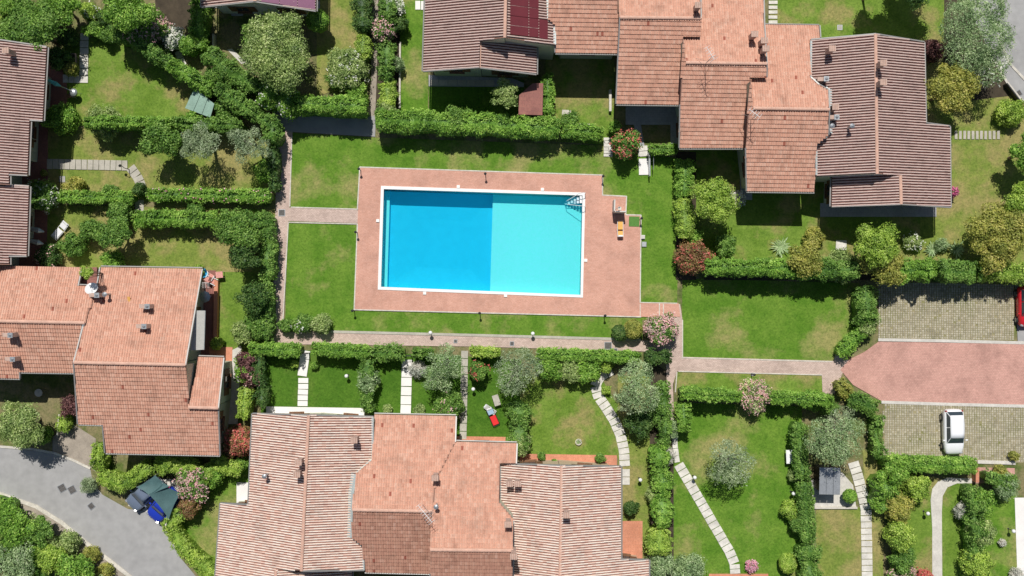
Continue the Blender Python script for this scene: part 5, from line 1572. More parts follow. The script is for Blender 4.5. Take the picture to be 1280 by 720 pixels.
# little potted and bedding plants
for a in [(677, 570, 5, 1.0, 'green', 'potted plant at the left end of the red terrace strip'), (693, 578, 4, .8, 'green', 'small potted plant in the middle of the red terrace strip'),
          (750, 573, 6, 1.2, 'green', 'larger potted plant at the right end of the red terrace strip'), (393, 457, 5, .7, 'bright', 'small plant right of the white slab path'),
          (368, 455, 5, .7, 'lime', 'small yellow plant left of the white slab path'), (484, 511, 6, .7, 'pale', 'pale bedding plant beside the second slab path, left'),
          (524, 512, 7, .7, 'pale', 'pale bedding plant beside the second slab path, right'), (54, 216, 4, .7, 'ochre', 'tiny orange tinted plant at the end of the grey slab path'),
          (200, 590, 5, 1.0, 'lime', 'small lime plant beside the passage under the terracotta house eave'), (1268, 570, 6, .8, 'ochre', 'small dry tuft at the right end of the lower car park')]:
    B(*a[:5], a[5], cat='plant', name='garden_plant')
# ================================================================ THINGS IN THE GARDENS
def at(px, py, z=0.0): return W(px, py, z)

# ---- garden lamps: black posts round the pool deck
POST_LB = [(451, 213, 'black lamp post at the top left corner of the pool deck'), (607, 219, 'black lamp post in the middle of the top deck edge'),
           (752.5, 222, 'black lamp post at the step in the top right deck edge'), (800, 274, 'black lamp post beside the green mat'),
           (447, 291, 'black lamp post on the left deck edge below the side path'), (600, 391, 'black lamp post in the middle of the bottom deck edge'),
           (443, 388, 'black lamp post at the bottom left corner of the pool deck'), (755, 394, 'black lamp post near the ball clipped bushes'),
           (939, 467, 'black lamp post beside the pink flowering bush on the east path')]
proto = None
for px, py, lb in POST_LB:
    if proto is None:
        x, y, z = at(px, py, .05); proto = empty('lamp_post', (x, y, .02), 0, lb, 'lamp', 'black lamp posts round the pool')
        a = MB(); a.lathe((0, 0, 0), [(.09, 0), (.09, .03), (.035, .06), (.03, 1.0)], 10); a.build('post', M['black'], proto)
        a = MB(); a.lathe((0, 0, 1.0), [(.05, 0), (.09, .03), (.09, .14), (.12, .16), (.02, .22)], 12); a.build('lamp_head', M['black'], proto)
    else:
        o = dup(proto); x, y, z = at(px, py, .05); o.location = (x, y, .02); o['label'] = lb
GLOBE = [(538, 416, 'globe lamp on the kerb above the second slab path'), (666, 417, 'globe lamp on the kerb above the big silvery olive'),
         (433, 470, 'white globe lamp on the second small green lawn'), (591.5, 486.5, 'white globe lamp on the red sunbed lawn'),
         (868.5, 597, 'white globe lamp beside the long diagonal slab path'), (800.5, 600, 'white globe lamp on the dry strip right of the striped roof'),
         (1160, 642, 'white globe lamp beside the curved concrete path'), (992, 617, 'white globe lamp beside the variegated bush'), (1267, 664, 'small white lamp at the edge of the pale paving')]
proto = None
for px, py, lb in GLOBE:
    x, y, z = at(px, py, .95)
    if proto is None:
        proto = empty('globe_lamp', (x, y, 0), 0, lb, 'lamp', 'white globe garden lamps')
        a = MB(); a.lathe((0, 0, 0), [(.08, 0), (.08, .04), (.03, .07), (.03, .78), (.08, .82)], 10); a.build('post', M['black'], proto)
        a = MB(); a.ball((0, 0, .95), .17, 14, 9); a.build('globe', M['whiteplastic'], proto, smooth=True)
    else:
        o = dup(proto); o.location = (x, y, 0); o['label'] = lb
for px, py, lb in [(647, 156, 'thin grey lamp post by the curve of the grey slab path')][:0]: pass
# hooked lamp by the grey slab path
x, y, _ = at(162, 212); r = empty('hooked_lamp', (x, y, 0), 0, 'dark hooked lamp post at the bend of the grey slab path', 'lamp')
a = MB(); a.path([(0, 0, 0), (0, 0, 1.2), (-.04, .08, 1.35), (-.2, .15, 1.4), (-.38, .2, 1.3)], [.04, .03, .03, .025, .025], 8); a.build('post', M['black'], r)
a = MB(); a.lathe((-.38, .2, 1.14), [(.13, 0), (.1, .1), (.02, .17)], 12); a.build('lamp_shade', M['black'], r)

# ---- shower corner, lounger, mat, boxes on the pool deck
x, y, _ = at(773, 259); r = empty('shower_screen', (x, y, .11), -.03, 'pale L shaped shower screen wall on the deck near the orange lounger', 'shower')
a = MB(); a.bevbox((-.50, .02, .8), (.1, .98, 1.6), .01); a.build('wall_panel', M['wallwhite'], r)
a = MB(); a.bevbox((.03, -.50, .8), (.96, .1, 1.6), .01); a.build('wall_panel', M['wallwhite'], r)
a = MB(); a.bevbox((.1, -.12, .03), (.3, .3, .06), .01); a.build('shower_tray', M['concrete'], r)
a = MB(); a.path([(-.38, -.3, 0), (-.38, -.3, 2.0), (-.15, -.2, 2.1)], [.025, .025, .02], 8); a.lathe((-.15, -.2, 2.03), [(.08, 0), (.07, .03), (.02, .06)], 10); a.build('shower_pipe', M['metal'], r)

def lounger(px, py, rz, lb, fab, fab2=None, nm='sun_lounger', frame='whiteplastic', back=.45, scale=1.0, z=0.0, h=.32):
    x, y, _ = at(px, py, z + h); r = empty(nm, (x, y, z), rz, lb, 'sun lounger')
    L, w = 1.75 * scale, .62 * scale; f = MB()
    for s_ in (-1, 1): f.tube((s_ * w / 2, -L / 2, h - .04), (s_ * w / 2, L / 2 * .25, h - .04), .022); f.tube((s_ * w / 2, L / 2 * .25, h - .04), (s_ * w / 2, L / 2, h + back), .022)
    f.tube((-w / 2, -L / 2, h - .04), (w / 2, -L / 2, h - .04), .022); f.tube((-w / 2, L / 2, h + back), (w / 2, L / 2, h + back), .022)
    f.build('frame', M[frame], r)
    for s_ in (-1, 1):
        for yy in (-L * .42, L * .12, ):
            a = MB(); a.tube((s_ * w / 2, yy, h - .05), (s_ * (w / 2 + .04), yy - .05, 0), .02); a.build('leg', M[frame], r)
    a = MB(); a.bevbox((0, -L * .2, h), (w - .06, L * .5, .07), .02); a.build('seat_cushion', M[fab], r)
    a = MB(); a.bevbox((0, 0, 0), (w - .06, L * .34, .07), .02); o = a.build('back_cushion', M[fab2 or fab], r, (0, L * .31, h + back * .52)); o.rotation_euler = (math.atan2(back, L * .38), 0, 0)
    a = MB(); a.bevbox((0, 0, 0), (w * .8, .16, .08), .02); o = a.build('head_roll', M['fabwhite'], r, (0, L * .46, h + back * .9 + .06)); o.rotation_euler = (.5, 0, 0)
    return r
lounger(775.5, 286, math.pi, 'orange and white sun lounger standing on the pool deck', 'faborange', z=.11, scale=.78, back=.12)
lounger(616, 521, .42, 'red sunbed with a blue towel at its head on the small green lawn', 'fabred', 'fabpale', frame='black', scale=.95, back=.2)
lounger(75, 288, -.72, 'white mattress lounger between the left house and the bushes', 'fabwhite', scale=1.0, back=.12)
x, y, _ = at(792.5, 277); r = pydata('doormat', *(lambda m_: (m_.v, m_.f))(MB().bevbox((0, 0, .02), (.92, .88, .04), .01)), M['matgreen'], None, None, (x, y, .11), False, -.03)
tag(r, 'square artificial green mat on the deck corner', 'mat')
for px, py, w, d, h_, m, lb, cat, nm in [(803.5, 296.5, .32, .34, .25, 'whiteplastic', 'pale utility box against the right deck edge', 'box', 'utility_box'),
        (805, 305.5, .42, .46, .12, 'metal', 'grey metal hatch below the pale utility box', 'hatch', 'ground_hatch')]:
    x, y, _ = at(px, py); r = empty(nm, (x, y, 0), -.03, lb, cat)
    a = MB(); a.bevbox((0, 0, h_ / 2), (w, d, h_), .02); a.build('body', M[m], r)
    a = MB(); a.bevbox((0, 0, h_ + .012), (w * .86, d * .86, .02), .005); a.build('lid', M['concrete' if m == 'whiteplastic' else 'metal'], r)
# manhole covers and drains
def cover(px, py, w, rz, z, lb, m='grate'):
    x, y, _ = at(px, py); r = empty('drain_cover', (x, y, z), rz, lb, 'manhole cover')
    a = MB()
    for sx_ in (-1, 1): a.box((sx_ * w / 2, 0, .01), (.05, w + .05, .02)); a.box((0, sx_ * w / 2, .0095), (w - .05, .05, .019))
    a.build('frame', M['metal'], r)
    a = MB()
    n = 6
    for i in range(n): a.box((-w / 2 + w * (i + .5) / n, 0, .008), (w / n * .62, w - .06, .016))
    a.build('grate', M[m], r)
    a = MB(); a.box((0, 0, .001), (w - .05, w - .05, .004)); a.build('pit', M['dark'], r)
cover(352.5, 266, .55, 0, PZ + .01, 'square grey cover where the side path meets the brick path')
cover(760, 432, .6, 0, PZ + .015, 'large square cover on the path below the ball clipped bushes')
cover(769.5, 437.5, .28, 0, PZ + .015, 'small square cover right below the large path cover')
cover(78, 610, .62, .5, .05, 'left grating of the pair in the road')
cover(90.5, 612, .62, .5, .05, 'right grating of the pair in the road')
cover(114.5, 632.5, .5, .7, .05, 'single road grating near the carport')
cover(569.5, 426.5, .28, 0, PZ + .015, 'small cover on the lower path left of the olive')
cover(640, 429.5, .34, 0, PZ + .015, 'cover on the lower path above the big silvery olive')
cover(1050, 144, .3, 0, .03, 'grate hidden by the roof')if False else None
cover(1049.5, 34.5, .4, 0, .05, 'pale square cover on the top right lawn', 'concrete')
cover(1273, 117, .5, .6, .055, 'square grating in the top right road')
cover(78, 224, .48, 0, .05, 'pale stone square on the grass below the grey slab path', 'concrete')
cover(940, 468, .2, 0, .07, 'tiny cover at the edge of the east path')

# ---- tables, benches, stones
def table(px, py, w, d, h_, rz, m, lb, leg='metal', nm='garden_table', cat='table', round_=False):
    x, y, _ = at(px, py, h_); r = empty(nm, (x, y, 0), rz, lb, cat)
    a = MB()
    if round_: a.lathe((0, 0, h_ - .04), [(w / 2, 0), (w / 2, .04), (w / 2 - .02, .05)], 24)
    else: a.bevbox((0, 0, h_ - .02), (w, d, .05), .01)
    a.build('tabletop', M[m], r)
    for sx_ in (-1, 1):
        for sy_ in (-1, 1):
            k = .33 if round_ else .44
            a = MB(); a.tube((sx_ * w * k, sy_ * d * k, h_ - .05), (sx_ * w * k, sy_ * d * k, 0), .025); a.build('leg', M[leg], r)
    return r
table(988, 571, .72, 1.18, .75, .04, 'whiteplastic', 'white garden table against the hedge of the large lawn')
x, y, _ = at(990.5, 583.5); r = empty('stool', (x, y, 0), 0, 'small brown wooden stool below the white garden table', 'stool')
a = MB(); a.bevbox((0, 0, .4), (.22, .3, .05), .01); a.build('seat', M['wood'], r)
for sx_ in (-1, 1):
    for sy_ in (-1, 1): a = MB(); a.tube((sx_ * .08, sy_ * .12, .38), (sx_ * .09, sy_ * .13, 0), .015); a.build('leg', M['wood'], r)
lounger(612.5, 512, .95, 'pale grey cushioned lounger above the red sunbed', 'fabgrey', scale=.62, back=.05)
table(620.5, 500.5, .55, .95, .6, .3, 'slabgrey', 'mottled grey stone table in the shade of the big silvery olive')
table(48, 491, .68, .68, .72, 0, 'concrete', 'round pale table half in shadow below the left pink roof', round_=True)
# stone seat
x, y, _ = at(708, 141, .4); r = empty('stone_bench', (x, y, 0), -.05, 'beige stone seat on the lawn right of the dark red terrace', 'bench')
a = MB(); a.bevbox((0, 0, .4), (.78, .5, .1), .02); a.build('seat', M['kerb'], r)
a = MB(); a.bevbox((0, -.02, .17), (.4, .3, .34), .02); a.build('base', M['wood'], r)
# urn / round stone
x, y, _ = at(723, 552); r = empty('stone_bowl', (x, y, 0), 0, 'round speckled stone bowl on the mottled lawn', 'planter')
a = MB(); a.lathe((0, 0, 0), [(.16, 0), (.2, .05), (.27, .2), (.29, .26), (.24, .27), (.2, .2)], 16); a.build('bowl', M['kerb'], r)
rr = np.random.default_rng(4); P = np.stack([rr.normal(0, .1, 90), rr.normal(0, .1, 90), rr.uniform(.22, .34, 90)], 1)
V, F = leaf_quads(P, np.tile((0, 0, 1.), (90, 1)), .1, .07, rr); quadmesh('plants', V, F, M['Lgrey'], rr.random(90), r)['kind'] = 'stuff'
# low garden walls
def lowwall(px0, py0, px1, py1, w, h_, m, lb, rz=0):
    a, b = Vector(at(px0, py0, h_)), Vector(at(px1, py1, h_)); c = (a + b) / 2; d = b - a
    o = MB().bevbox((0, 0, h_ / 2), (d.length, w, h_), .02).build('garden_wall', M[m], None, (c.x, c.y, 0), math.atan2(d.y, d.x)); return tag(o, lb, 'wall')
lowwall(716, 155.5, 737, 156, .2, .35, 'kerb', 'short pale stone wall below the beige stone seat')
lowwall(763, 112, 763, 139, .22, .5, 'kerb', 'narrow pale wall left of the shaded patio')
lowwall(812, 182, 812.5, 220, .1, .9, 'metal', 'thin grey wall edge right of the white landing')
lowwall(266, 62, 266, 42, .12, .8, 'kerb', 'slim post-like wall in the shaded garden of the cut-off house')
lowwall(500, 52, 499.5, 135, .16, .3, 'kerb', 'low edging wall left of the narrow lawn')
lowwall(270, 350, 268.5, 434, .34, .5, 'terracotta', 'long terracotta planter wall right of the grey awning')
lowwall(1259, 104, 1275, 125, .12, .7, 'black', 'dark low wall beside the top right road')
lowwall(296, 64, 300, 78, .1, .25, 'kerb', 'low kerb-like wall in the wild corner')if False else None
lowwall(1222, 586, 1222, 603, .3, .8, 'terracotta', 'terracotta gate pillar left of the brick landing')
lowwall(207, 572, 205, 590, .5, .3, 'kerb', 'pale step below the eave of the terracotta house')
lowwall(74, 518, 71, 545, .16, .4, 'kerb', 'pale low wall left of the forecourt')
lowwall(1225, 560, 1226, 560.5, .1, .1, 'kerb', 'x') if False else None
lowwall(1015, 635, 1072, 635, .2, .22, 'kerb', 'pale kerb wall along the bottom of the small shed yard')

# gate at the head of the first slab path
x, y, _ = at(381, 441); r = empty('garden_gate', (x, y, 0), 0, 'small dark gate between the clipped hedges above the white slab path', 'gate')
for s_ in (-1, 1): a = MB(); a.tube((s_ * .42, 0, 0), (s_ * .42, 0, 1.25), .04); a.build('post', M['black'], r)
for k in range(7): a = MB(); a.tube((-.36 + k * .12, 0, .1), (-.36 + k * .12, 0, 1.1), .014, .014, 6); a.build('bar', M['black'], r)
a = MB(); a.tube((-.4, 0, 1.1), (.4, 0, 1.1), .02); a.tube((-.4, 0, .12), (.4, 0, .12), .02); a.build('rail', M['black'], r)
x, y, _ = at(509, 444); o = dup(r); o.location = (x, y, 0); o['label'] = 'small dark gate at the head of the second slab path'
# bars along the steps
x, y, _ = at(815, 192); r = empty('step_railing', (x, y, 0), 0, 'thin metal railing beside the white landing', 'railing')
for k in range(3): a = MB(); a.tube((0, -k * .7, 0), (0, -k * .7, .95), .02); a.build('post', M['metal'], r)
a = MB(); a.tube((0, .05, .96), (0, -1.5, .96), .022); a.build('rail', M['metal'], r)

# ---- parasol, barbecue, planter (upper left garden)
x, y, _ = at(90, 114); r = empty('parasol', (x, y, 0), 0, 'folded teal cantilever parasol leaning over the dark terrace', 'parasol')
a = MB(); a.path([(0, 0, 0), (0, 0, 1.5), (-.3, .1, 2.1)], [.04, .04, .03], 8); a.tube((0, 0, 1.5), (.55, -.25, 1.1), .03); a.build('pole', M['metal'], r)
a = MB(); a.path([(-.1, .05, 1.9), (-.45, .2, 2.05), (-.95, .45, 2.15), (-1.25, .62, 2.2)], [.05, .2, .13, .02], 9); a.build('canopy', M['tealumb'], r)
x, y, _ = at(97, 119); r = empty('barbecue', (x, y, 0), .4, 'charcoal barbecue with grey lid on the lawn by the dark terrace', 'barbecue')
a = MB(); a.lathe((0, 0, .55), [(.05, 0), (.22, .06), (.33, .2), (.34, .28)], 18); a.build('bowl', M['black'], r)
a = MB(); a.lathe((.05, .05, .85), [(.35, 0), (.32, .1), (.2, .2), (.02, .25)], 18); a.build('lid', M['metal'], r)
for k in range(3): a = MB(); a.tube((.18 * math.cos(k * 2.09), .18 * math.sin(k * 2.09), .62), (.36 * math.cos(k * 2.09), .36 * math.sin(k * 2.09), 0), .018); a.build('leg', M['metal'], r)
a = MB(); a.bevbox((-.5, .0, .7), (.4, .35, .04), .01); a.build('side_shelf', M['wood'], r)
x, y, _ = at(93, 74.5); r = empty('planter_box', (x, y, 0), 0, 'empty rectangular wooden planter left of the white slab path', 'planter')
for dx, dy, w, d in ((-.2, 0, .05, .95), (.2, 0, .05, .95), (0, -.45, .35, .05), (0, .45, .35, .05)):
    a = MB(); a.bevbox((dx, dy, .15), (w, d, .3), .005); a.build('board', M['chimcap'], r)
a = MB(); a.box((0, 0, .1), (.34, .84, .1)); a.build('earth', M['soil'], r)

# ---- green shed
q = [(243, 109), (268, 130), (263, 147), (231, 135)]
zr = 2.0; P = [Vector(at(px, py, z)) for (px, py), z in zip(q, (2.0, 2.0, 1.75, 1.75))]
c = sum(P, Vector()) / 4; r = empty('garden_shed', (c.x, c.y, 0), 0, 'small shed with a pale green panelled roof in the hedge corner', 'shed')
for i in range(3):
    a_, b_ = i / 3 + .008, (i + 1) / 3 - .008
    p = [P[0].lerp(P[1], a_), P[0].lerp(P[1], b_), P[3].lerp(P[2], b_), P[3].lerp(P[2], a_)]
    v = [(t.x - c.x, t.y - c.y, t.z) for t in p] + [(t.x - c.x, t.y - c.y, t.z - .05) for t in p]
    pydata('roof_panel', v, [(3, 2, 1, 0), (4, 5, 6, 7), (0, 1, 5, 4), (1, 2, 6, 5), (2, 3, 7, 6), (3, 0, 4, 7)], M['tealroof'], r)
pp = [Vector((t.x, t.y, 0)).lerp(Vector((c.x, c.y, 0)), .1) for t in P]
v = [(t.x - c.x, t.y - c.y, 0) for t in pp] + [(t.x - c.x, t.y - c.y, 1.72) for t in pp]
pydata('wall', v, [(0, 1, 5, 4), (1, 2, 6, 5), (2, 3, 7, 6), (3, 0, 4, 7)], M['wood'], r)
a = MB(); d = (pp[2] - pp[3]); m_ = (pp[2] + pp[3]) / 2; a.box((m_.x - c.x, m_.y - c.y, .85), (.8, .06, 1.6), math.atan2(d.y, d.x)); o = a.build('door', M['tealroof'], r)

# ---- small dark roofed shed under the large olive
x, y, _ = at(1037, 602, 2.0); r = empty('garden_shed', (x, y, 0), -.02, 'small flat shed with grey sheet roof under the large silvery olive', 'shed')
a = MB(); a.box((0, .1, 1.0), (1.55, 2.0, 1.96)); a.build('wall', M['black'], r)
for k in range(3): a = MB(); a.bevbox((-.6 + k * .6, 0.05, 2.03), (.58, 2.3, .06), .01); a.build('roof_panel', M['metal'], r)
a = MB(); a.bevbox((0, -.93, .95), (.8, .06, 1.7), .01); a.build('door', M['wood'], r)

# ---- awning, chairs, things on the narrow side terrace
P = [at(242, 388, 5.3), at(256.5, 388.5, 4.95), at(255, 437, 4.95), at(238, 438, 5.3)]
c = np.mean(P, axis=0); r = empty('awning', (c[0], c[1], 0), 0, 'long grey awning fixed under the eave of the large terracotta house', 'awning')
n = 5
for i in range(n):
    a_, b_ = i / n, (i + 1) / n; L_ = lambda A, B, t: tuple(A[k] + (B[k] - A[k]) * t for k in range(3))
    p = [L_(P[0], P[3], a_), L_(P[1], P[2], a_), L_(P[1], P[2], b_), L_(P[0], P[3], b_)]
    v = [(t[0] - c[0], t[1] - c[1], t[2]) for t in p] + [(t[0] - c[0], t[1] - c[1], t[2] - .03) for t in p]
    pydata('fabric_panel', v, [(0, 1, 2, 3), (7, 6, 5, 4), (0, 4, 5, 1), (1, 5, 6, 2), (2, 6, 7, 3), (3, 7, 4, 0)], M['fabgrey'], r)
a = MB(); a.tube((P[1][0] - c[0], P[1][1] - c[1], 4.93), (P[2][0] - c[0], P[2][1] - c[1], 4.93), .035)
for q in (P[1], P[2]): a.tube((q[0] - c[0], q[1] - c[1], 4.92), (q[0] - c[0] - 1.5, q[1] - c[1], 4.5), .03)
a.build('front_bar', M['metal'], r)
x, y, _ = at(255, 371, 2.2); r = empty('parasol', (x, y, 0), 0, 'pale blue grey half parasol above the grey awning', 'parasol')
a = MB(); a.lathe((0, 0, 2.0), [(.5, 0), (.3, .12), (.02, .2)], 8); a.build('canopy', M['metal'], r)
a = MB(); a.tube((0, 0, 0), (0, 0, 2.1), .025); a.build('pole', M['metal'], r)
def chair(px, py, rz, m, lb, frame='whiteplastic', w=.5):
    x, y, _ = at(px, py, .45); r = empty('deck_chair', (x, y, 0), rz, lb, 'chair')
    a = MB(); a.bevbox((0, 0, .42), (w, w, .06), .02); a.build('seat', M[m], r)
    a = MB(); a.bevbox((0, 0, 0), (w, .55, .05), .02); o = a.build('backrest', M[m], r, (0, w * .62, .68)); o.rotation_euler = (1.1, 0, 0)
    for sx_ in (-1, 1):
        for sy_ in (-1, 1): a = MB(); a.tube((sx_ * w * .45, sy_ * w * .45, .42), (sx_ * w * .48, sy_ * w * .5, 0), .018); a.build('leg', M[frame], r)
        a = MB(); a.bevbox((sx_ * (w / 2 + .03), .0, .6), (.06, w, .03), .01); a.build('armrest', M[frame], r)
chair(256.5, 343, .2, 'fabblue', 'blue cushioned chair at the corner of the big pink roof')
chair(263, 346, 2.6, 'fabpink', 'pink patterned chair next to the blue cushioned chair')
chair(268, 352, 1.1, 'fabpink', 'rosy chair nearest the terracotta planter wall')
table(274, 343.5, .62, .55, .7, .1, 'fabpink', 'small pale pink table right of the garden chairs', leg='whiteplastic')
x, y, _ = at(261, 362); r = empty('clothes_rack', (x, y, 0), 0, 'white folding drying rack above the half parasol', 'drying rack')
for k in range(5): a = MB(); a.tube((-.28 + k * .14, -.6, .9), (-.28 + k * .14, .6, .9), .012, .012, 5); a.build('bar', M['whiteplastic'], r)
for s_ in (-1, 1):
    a = MB(); a.tube((-.3, s_ * .6, .9), (.3, s_ * .6, .9), .014); a.tube((-.3, s_ * .6, .9), (.3, s_ * .5, 0), .014); a.tube((.3, s_ * .6, .9), (-.3, s_ * .5, 0), .014); a.build('frame', M['whiteplastic'], r)
# parasols beside the left striped house
for px, py, L_, rz, lb in [(44, 287, 1.2, -.25, 'folded grey parasol beside the left house, upper one next to the lounger'), (43, 302, 1.1, -.25, 'folded grey parasol beside the left house, lower one')]:
    x, y, _ = at(px, py, 2.2); r = empty('parasol', (x, y, 0), rz, lb, 'parasol', 'folded grey parasols')
    a = MB(); a.path([(-.7, 0, 2.3), (-.4, 0, 2.3), (.3, 0, 2.15), (.72, 0, 2.05)], [.04, .16, .24, .04], 10); a.build('canopy', M['metal'], r)
    a = MB(); a.path([(-.7, 0, 2.3), (-.75, 0, 0)], [.035, .04], 8); a.build('pole', M['metal'], r)
# small white shutters poking out beside the striped house
for k, (px, py) in enumerate([(40, 173), (40, 188), (39, 200)]):
    x, y, _ = at(px, py, 2.0); r = empty('window_shutter', (x, y, 0), -.3, ['upper', 'middle', 'lower'][k] + ' pale open shutter of three beside the left striped roof', 'shutter', 'pale open shutters')
    a = MB(); a.bevbox((0, 0, 2.0), (.42, .06, 1.1), .01); a.build('panel', M['metal'], r)
    a = MB(); a.box((-.32, 0, 1.9), (.22, .04, .04)); a.box((-.32, 0, 1.2), (.22, .04, .04)); a.build('hinge', M['metal'], r)

# ---- balcony pit between the two pink roofs: small roof terrace parapet box
x, y, _ = at(111, 346, 3.6); r = empty('roof_terrace', (x, y, 0), 0, 'small recessed terrace between the two left pink roofs', 'terrace')
a = MB(); a.box((0, 0, 3.5), (1.35, 1.6, .16)); a.build('floor', M['terradark'], r)
a = MB(); a.box((0, 0, 1.7), (1.2, 1.4, 3.3)); a.build('base', M['wallcream'], r)

# ---- cars
def car(px, py, rz, paint, lb, L=3.85, w=1.68, zt=1.48, group=None):
    x, y, _ = at(px, py, .75); r = empty('parked_car', (x, y, .06), rz, lb, 'car', group)
    # front towards -Y. body: lofted stations (y, half width, z bottom, z shoulder, z top)
    st = [(-L * .5, .30, .36, .50, .54), (-L * .49, .48, .30, .56, .62), (-L * .465, .62, .24, .62, .72), (-L * .42, .73, .22, .67, .81), (-L * .34, .80, .20, .72, .90), (-L * .24, .835, .20, .76, .97),
          (-L * .05, .84, .20, .80, 1.0), (L * .2, .84, .20, .84, 1.02), (L * .36, .825, .22, .86, 1.03), (L * .43, .78, .25, .84, 1.01), (L * .475, .69, .30, .80, .96), (L * .492, .58, .36, .74, .86), (L * .5, .44, .42, .66, .74)]
    k = w / 1.68; V = []; nn = 12
    for y_, hw, z0, zs, zt_ in st:
        hw *= k
        V += [(-hw * .8, y_, z0), (-hw * .97, y_, z0 + .08), (-hw, y_, zs - .18), (-hw * .985, y_, zs), (-hw * .9, y_, zt_ - .05), (-hw * .72, y_, zt_),
              (hw * .72, y_, zt_), (hw * .9, y_, zt_ - .05), (hw * .985, y_, zs), (hw, y_, zs - .18), (hw * .97, y_, z0 + .08), (hw * .8, y_, z0)]
    F = []
    for i in range(len(st) - 1):
        for j in range(nn): F.append((i * nn + j, i * nn + (j + 1) % nn, (i + 1) * nn + (j + 1) % nn, (i + 1) * nn + j))
    F.append(tuple(range(nn - 1, -1, -1))); F.append(tuple(range((len(st) - 1) * nn, len(st) * nn)))
    body = pydata('body', V, F, M[paint], r, smooth=True)
    # cabin: glasshouse ring of separate panes below a roof panel
    yb = [(-L * .235, -L * .10), (L * .455, L * .36)]          # windscreen base/top, tailgate base/top
    zb, hb, ht = 1.0, .70 * k, .56 * k
    B4 = [(-hb, yb[0][0], zb - .03), (hb, yb[0][0], zb - .03), (hb, yb[1][0], zb - .03), (-hb, yb[1][0], zb - .03)]
    T4 = [(-ht, yb[0][1], zt - .05), (ht, yb[0][1], zt - .05), (ht, yb[1][1], zt - .05), (-ht, yb[1][1], zt - .05)]
    # roof panel with crown
    R_ = []
    ys = np.linspace(yb[0][1] - .03, yb[1][1] + .12, 6)
    for i, y_ in enumerate(ys):
        c_ = .045 * (1 - ((i - 2.5) / 2.5) ** 2); hw = (ht + .03) * (1 - .06 * abs(i - 2.5) / 2.5)
        for q in (-1, -.6, 0, .6, 1): R_.append((hw * q, y_, zt - .04 + c_ + .035 * (1 - q * q)))
    Fr = [(i * 5 + j, i * 5 + j + 1, (i + 1) * 5 + j + 1, (i + 1) * 5 + j) for i in range(5) for j in range(4)]
    nb = len(R_); R_ += [(a_, b_, c_ - .06) for a_, b_, c_ in R_]
    Fr += [(nb + f[3], nb + f[2], nb + f[1], nb + f[0]) for f in Fr[:20]]
    ed = [0, 1, 2, 3, 4, 9, 14, 19, 24, 29, 28, 27, 26, 25, 20, 15, 10, 5]
    Fr += [(ed[i], nb + ed[i], nb + ed[(i + 1) % 18], ed[(i + 1) % 18]) for i in range(18)]
    pydata('roof', R_, Fr, M[paint], r, smooth=True)
    def pane(name, p, out=.0, m='glass', parent=r):
        A, B_, C, D = [Vector(q) for q in p]; n_ = (B_ - A).cross(D - A).normalized(); cc = (A + B_ + C + D) / 4
        q = [cc + (t - cc) * .93 for t in (A, B_, C, D)]
        v = [t + n_ * .012 for t in q] + [t - n_ * .02 for t in q]
        return pydata(name, v, [(0, 1, 2, 3), (7, 6, 5, 4), (0, 4, 5, 1), (1, 5, 6, 2), (2, 6, 7, 3), (3, 7, 4, 0)], M[m], parent)
    # solid pillars block (body colour) slightly inside the panes
    v = [Vector(p) for p in B4 + T4]
    pydata('pillars', v, [(0, 1, 5, 4), (1, 2, 6, 5), (2, 3, 7, 6), (3, 0, 4, 7), (4, 5, 6, 7)], M[paint], r)
    pane('windscreen', (B4[0], B4[1], T4[1], T4[0])); pane('rear_window', (B4[2], B4[3], T4[3], T4[2]))
    for s_ in (0, 1):
        a_, b_ = (B4[1], B4[2]) if s_ else (B4[3], B4[0]); c_, d_ = (T4[2], T4[1]) if s_ else (T4[0], T4[3])
        lp = lambda p, q, t: tuple(p[i] + (q[i] - p[i]) * t for i in range(3))
        pane('side_window', (a_, lp(a_, b_, .5), lp(d_, c_, .5), d_)); pane('side_window', (lp(a_, b_, .5), b_, c_, lp(d_, c_, .5)))
    for sx_ in (-1, 1):
        for yy in (-L * .32, L * .31):
            t = MB(); xx = sx_ * .80 * k
            prof = [(.20, -.10), (.29, -.10), (.315, -.06), (.315, .06), (.29, .10), (.20, .10)]
            vs_ = []; n_ = 18
            for rad, off in prof:
                for i in range(n_): vs_.append((xx + off, yy + rad * math.cos(2 * math.pi * i / n_), .315 + rad * math.sin(2 * math.pi * i / n_)))
            t.add(vs_, [(a2 * n_ + i, a2 * n_ + (i + 1) % n_, (a2 + 1) * n_ + (i + 1) % n_, (a2 + 1) * n_ + i) for a2 in range(5) for i in range(n_)])
            wh = t.build('wheel', M['rubber'], r, (0, 0, -.06))
            t = MB(); t.tube((xx - sx_ * .02, yy, .315), (xx + sx_ * .085, yy, .315), .2, .19, 14); t.build('rim', M['rim'], wh)
        t = MB(); t.bevbox((0, 0, 0), (.24, .16, .14), .03); o = t.build('headlight', M['lampclear'], r, (sx_ * .58 * k, -L * .455, .72)); o.rotation_euler = (-.4, 0, sx_ * .35)
        t = MB(); t.bevbox((0, 0, 0), (.14, .12, .26), .03); o = t.build('tail_light', M['lampred'], r, (sx_ * .66 * k, L * .465, .84))
        t = MB(); t.bevbox((sx_ * .93 * k, -L * .17, 1.0), (.2, .12, .13), .03); t.build('wing_mirror', M[paint], r)
    t = MB(); t.bevbox((0, -L * .492, .46), (.7, .06, .14), .02); t.build('grille', M['black'], r)
    t = MB(); t.bevbox((0, L * .498, .62), (.5, .03, .11), .005); t.build('number_plate', M['whiteplastic'], r)
    return r
car(1192, 540, .02, 'paintwhite', 'white hatchback parked alone on the lower car park', L=3.95, w=1.75)
car(1285, 383, .02, 'paintred', 'red vehicle cut by the right edge beside the upper car park', L=3.6, w=1.7, zt=1.6)
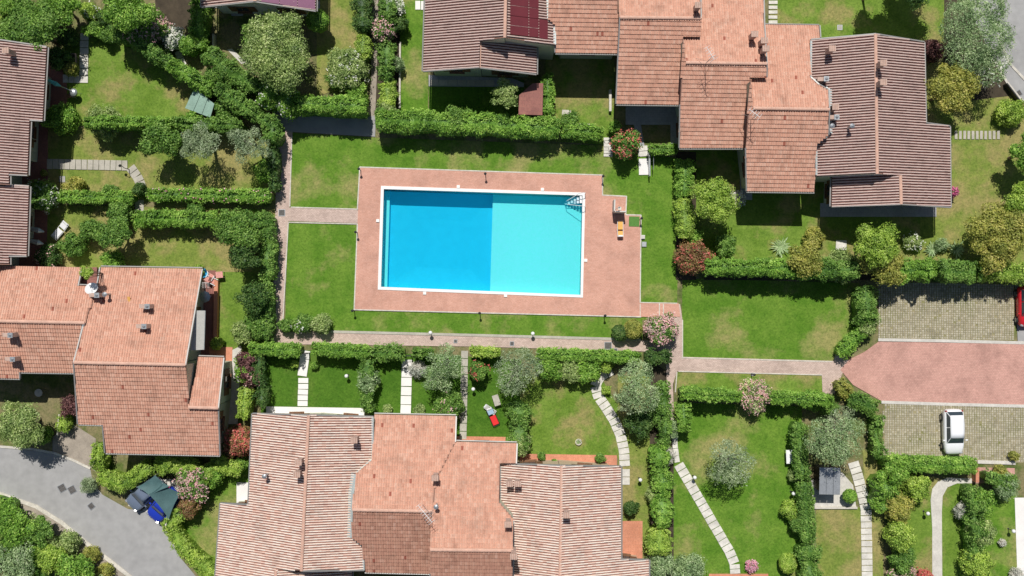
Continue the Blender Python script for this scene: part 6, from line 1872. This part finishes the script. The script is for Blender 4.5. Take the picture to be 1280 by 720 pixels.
car(181, 616, -.82, 'paintgrey', 'blue grey car under the left half of the teal sail', L=3.6)
car(205, 631, -.72, 'paintblue', 'deep blue car poking out from under the teal sail', L=3.3)

# ---- shade sail over the carport
Pq = [[(194, 594, 2.5), (212, 608, 2.9), (187, 620, 2.75), (171, 609, 2.35)], [(203, 604, 2.75), (226, 616, 2.35), (211, 649, 2.3), (186, 618, 2.85)]]
c = at(200, 618); r = empty('shade_sail', (c[0], c[1], 0), 0, 'dark teal shade sail in two pieces over the parked cars', 'shade sail')
for q in Pq:
    P = [Vector(at(px, py, z)) - Vector((c[0], c[1], 0)) for px, py, z in q]; n = 10; V = []
    for i in range(n + 1):
        for j in range(n + 1):
            u_, v_ = i / n, j / n
            p = P[0].lerp(P[1], u_).lerp(P[3].lerp(P[2], u_), v_)
            cc = sum(P, Vector()) / 4; e_ = (4 * u_ * (1 - u_)) * abs(2 * v_ - 1) + (4 * v_ * (1 - v_)) * abs(2 * u_ - 1)
            p = p + (cc - p) * .09 * e_; p.z -= .28 * 16 * u_ * (1 - u_) * v_ * (1 - v_) * .6
            V.append(p)
    F = [(i * (n + 1) + j, i * (n + 1) + j + 1, (i + 1) * (n + 1) + j + 1, (i + 1) * (n + 1) + j) for i in range(n) for j in range(n)]
    pydata('canopy', V, F, M['teal'], r, smooth=True)
    for p in P[:]:
        a = MB(); a.tube((p.x, p.y, 0), (p.x, p.y, p.z), .035); a.build('pole', M['metal'], r)

# ---- dark red covered terrace beside the red-panelled house
q = [(649, 119), (666, 104), (679, 104), (678, 144), (648, 143)]
P = [Vector(at(px, py, 2.7)) for px, py in q]; c = sum(P, Vector()) / 5
r = empty('terrace_cover', (c.x, c.y, 0), 0, 'dark red flat cover over the terrace below the red-panelled house', 'canopy')
v = [(p.x - c.x, p.y - c.y, 2.7) for p in P] + [(p.x - c.x, p.y - c.y, 2.6) for p in P]
pydata('roof', v, [(4, 3, 2, 1, 0), (5, 6, 7, 8, 9)] + [(i, (i + 1) % 5, 5 + (i + 1) % 5, 5 + i) for i in range(5)], M['terradark'], r)
for p in P:
    a = MB(); a.box(((p.x - c.x) * .93, (p.y - c.y) * .93, 1.3), (.1, .1, 2.598)); a.build('post', M['wood'], r)
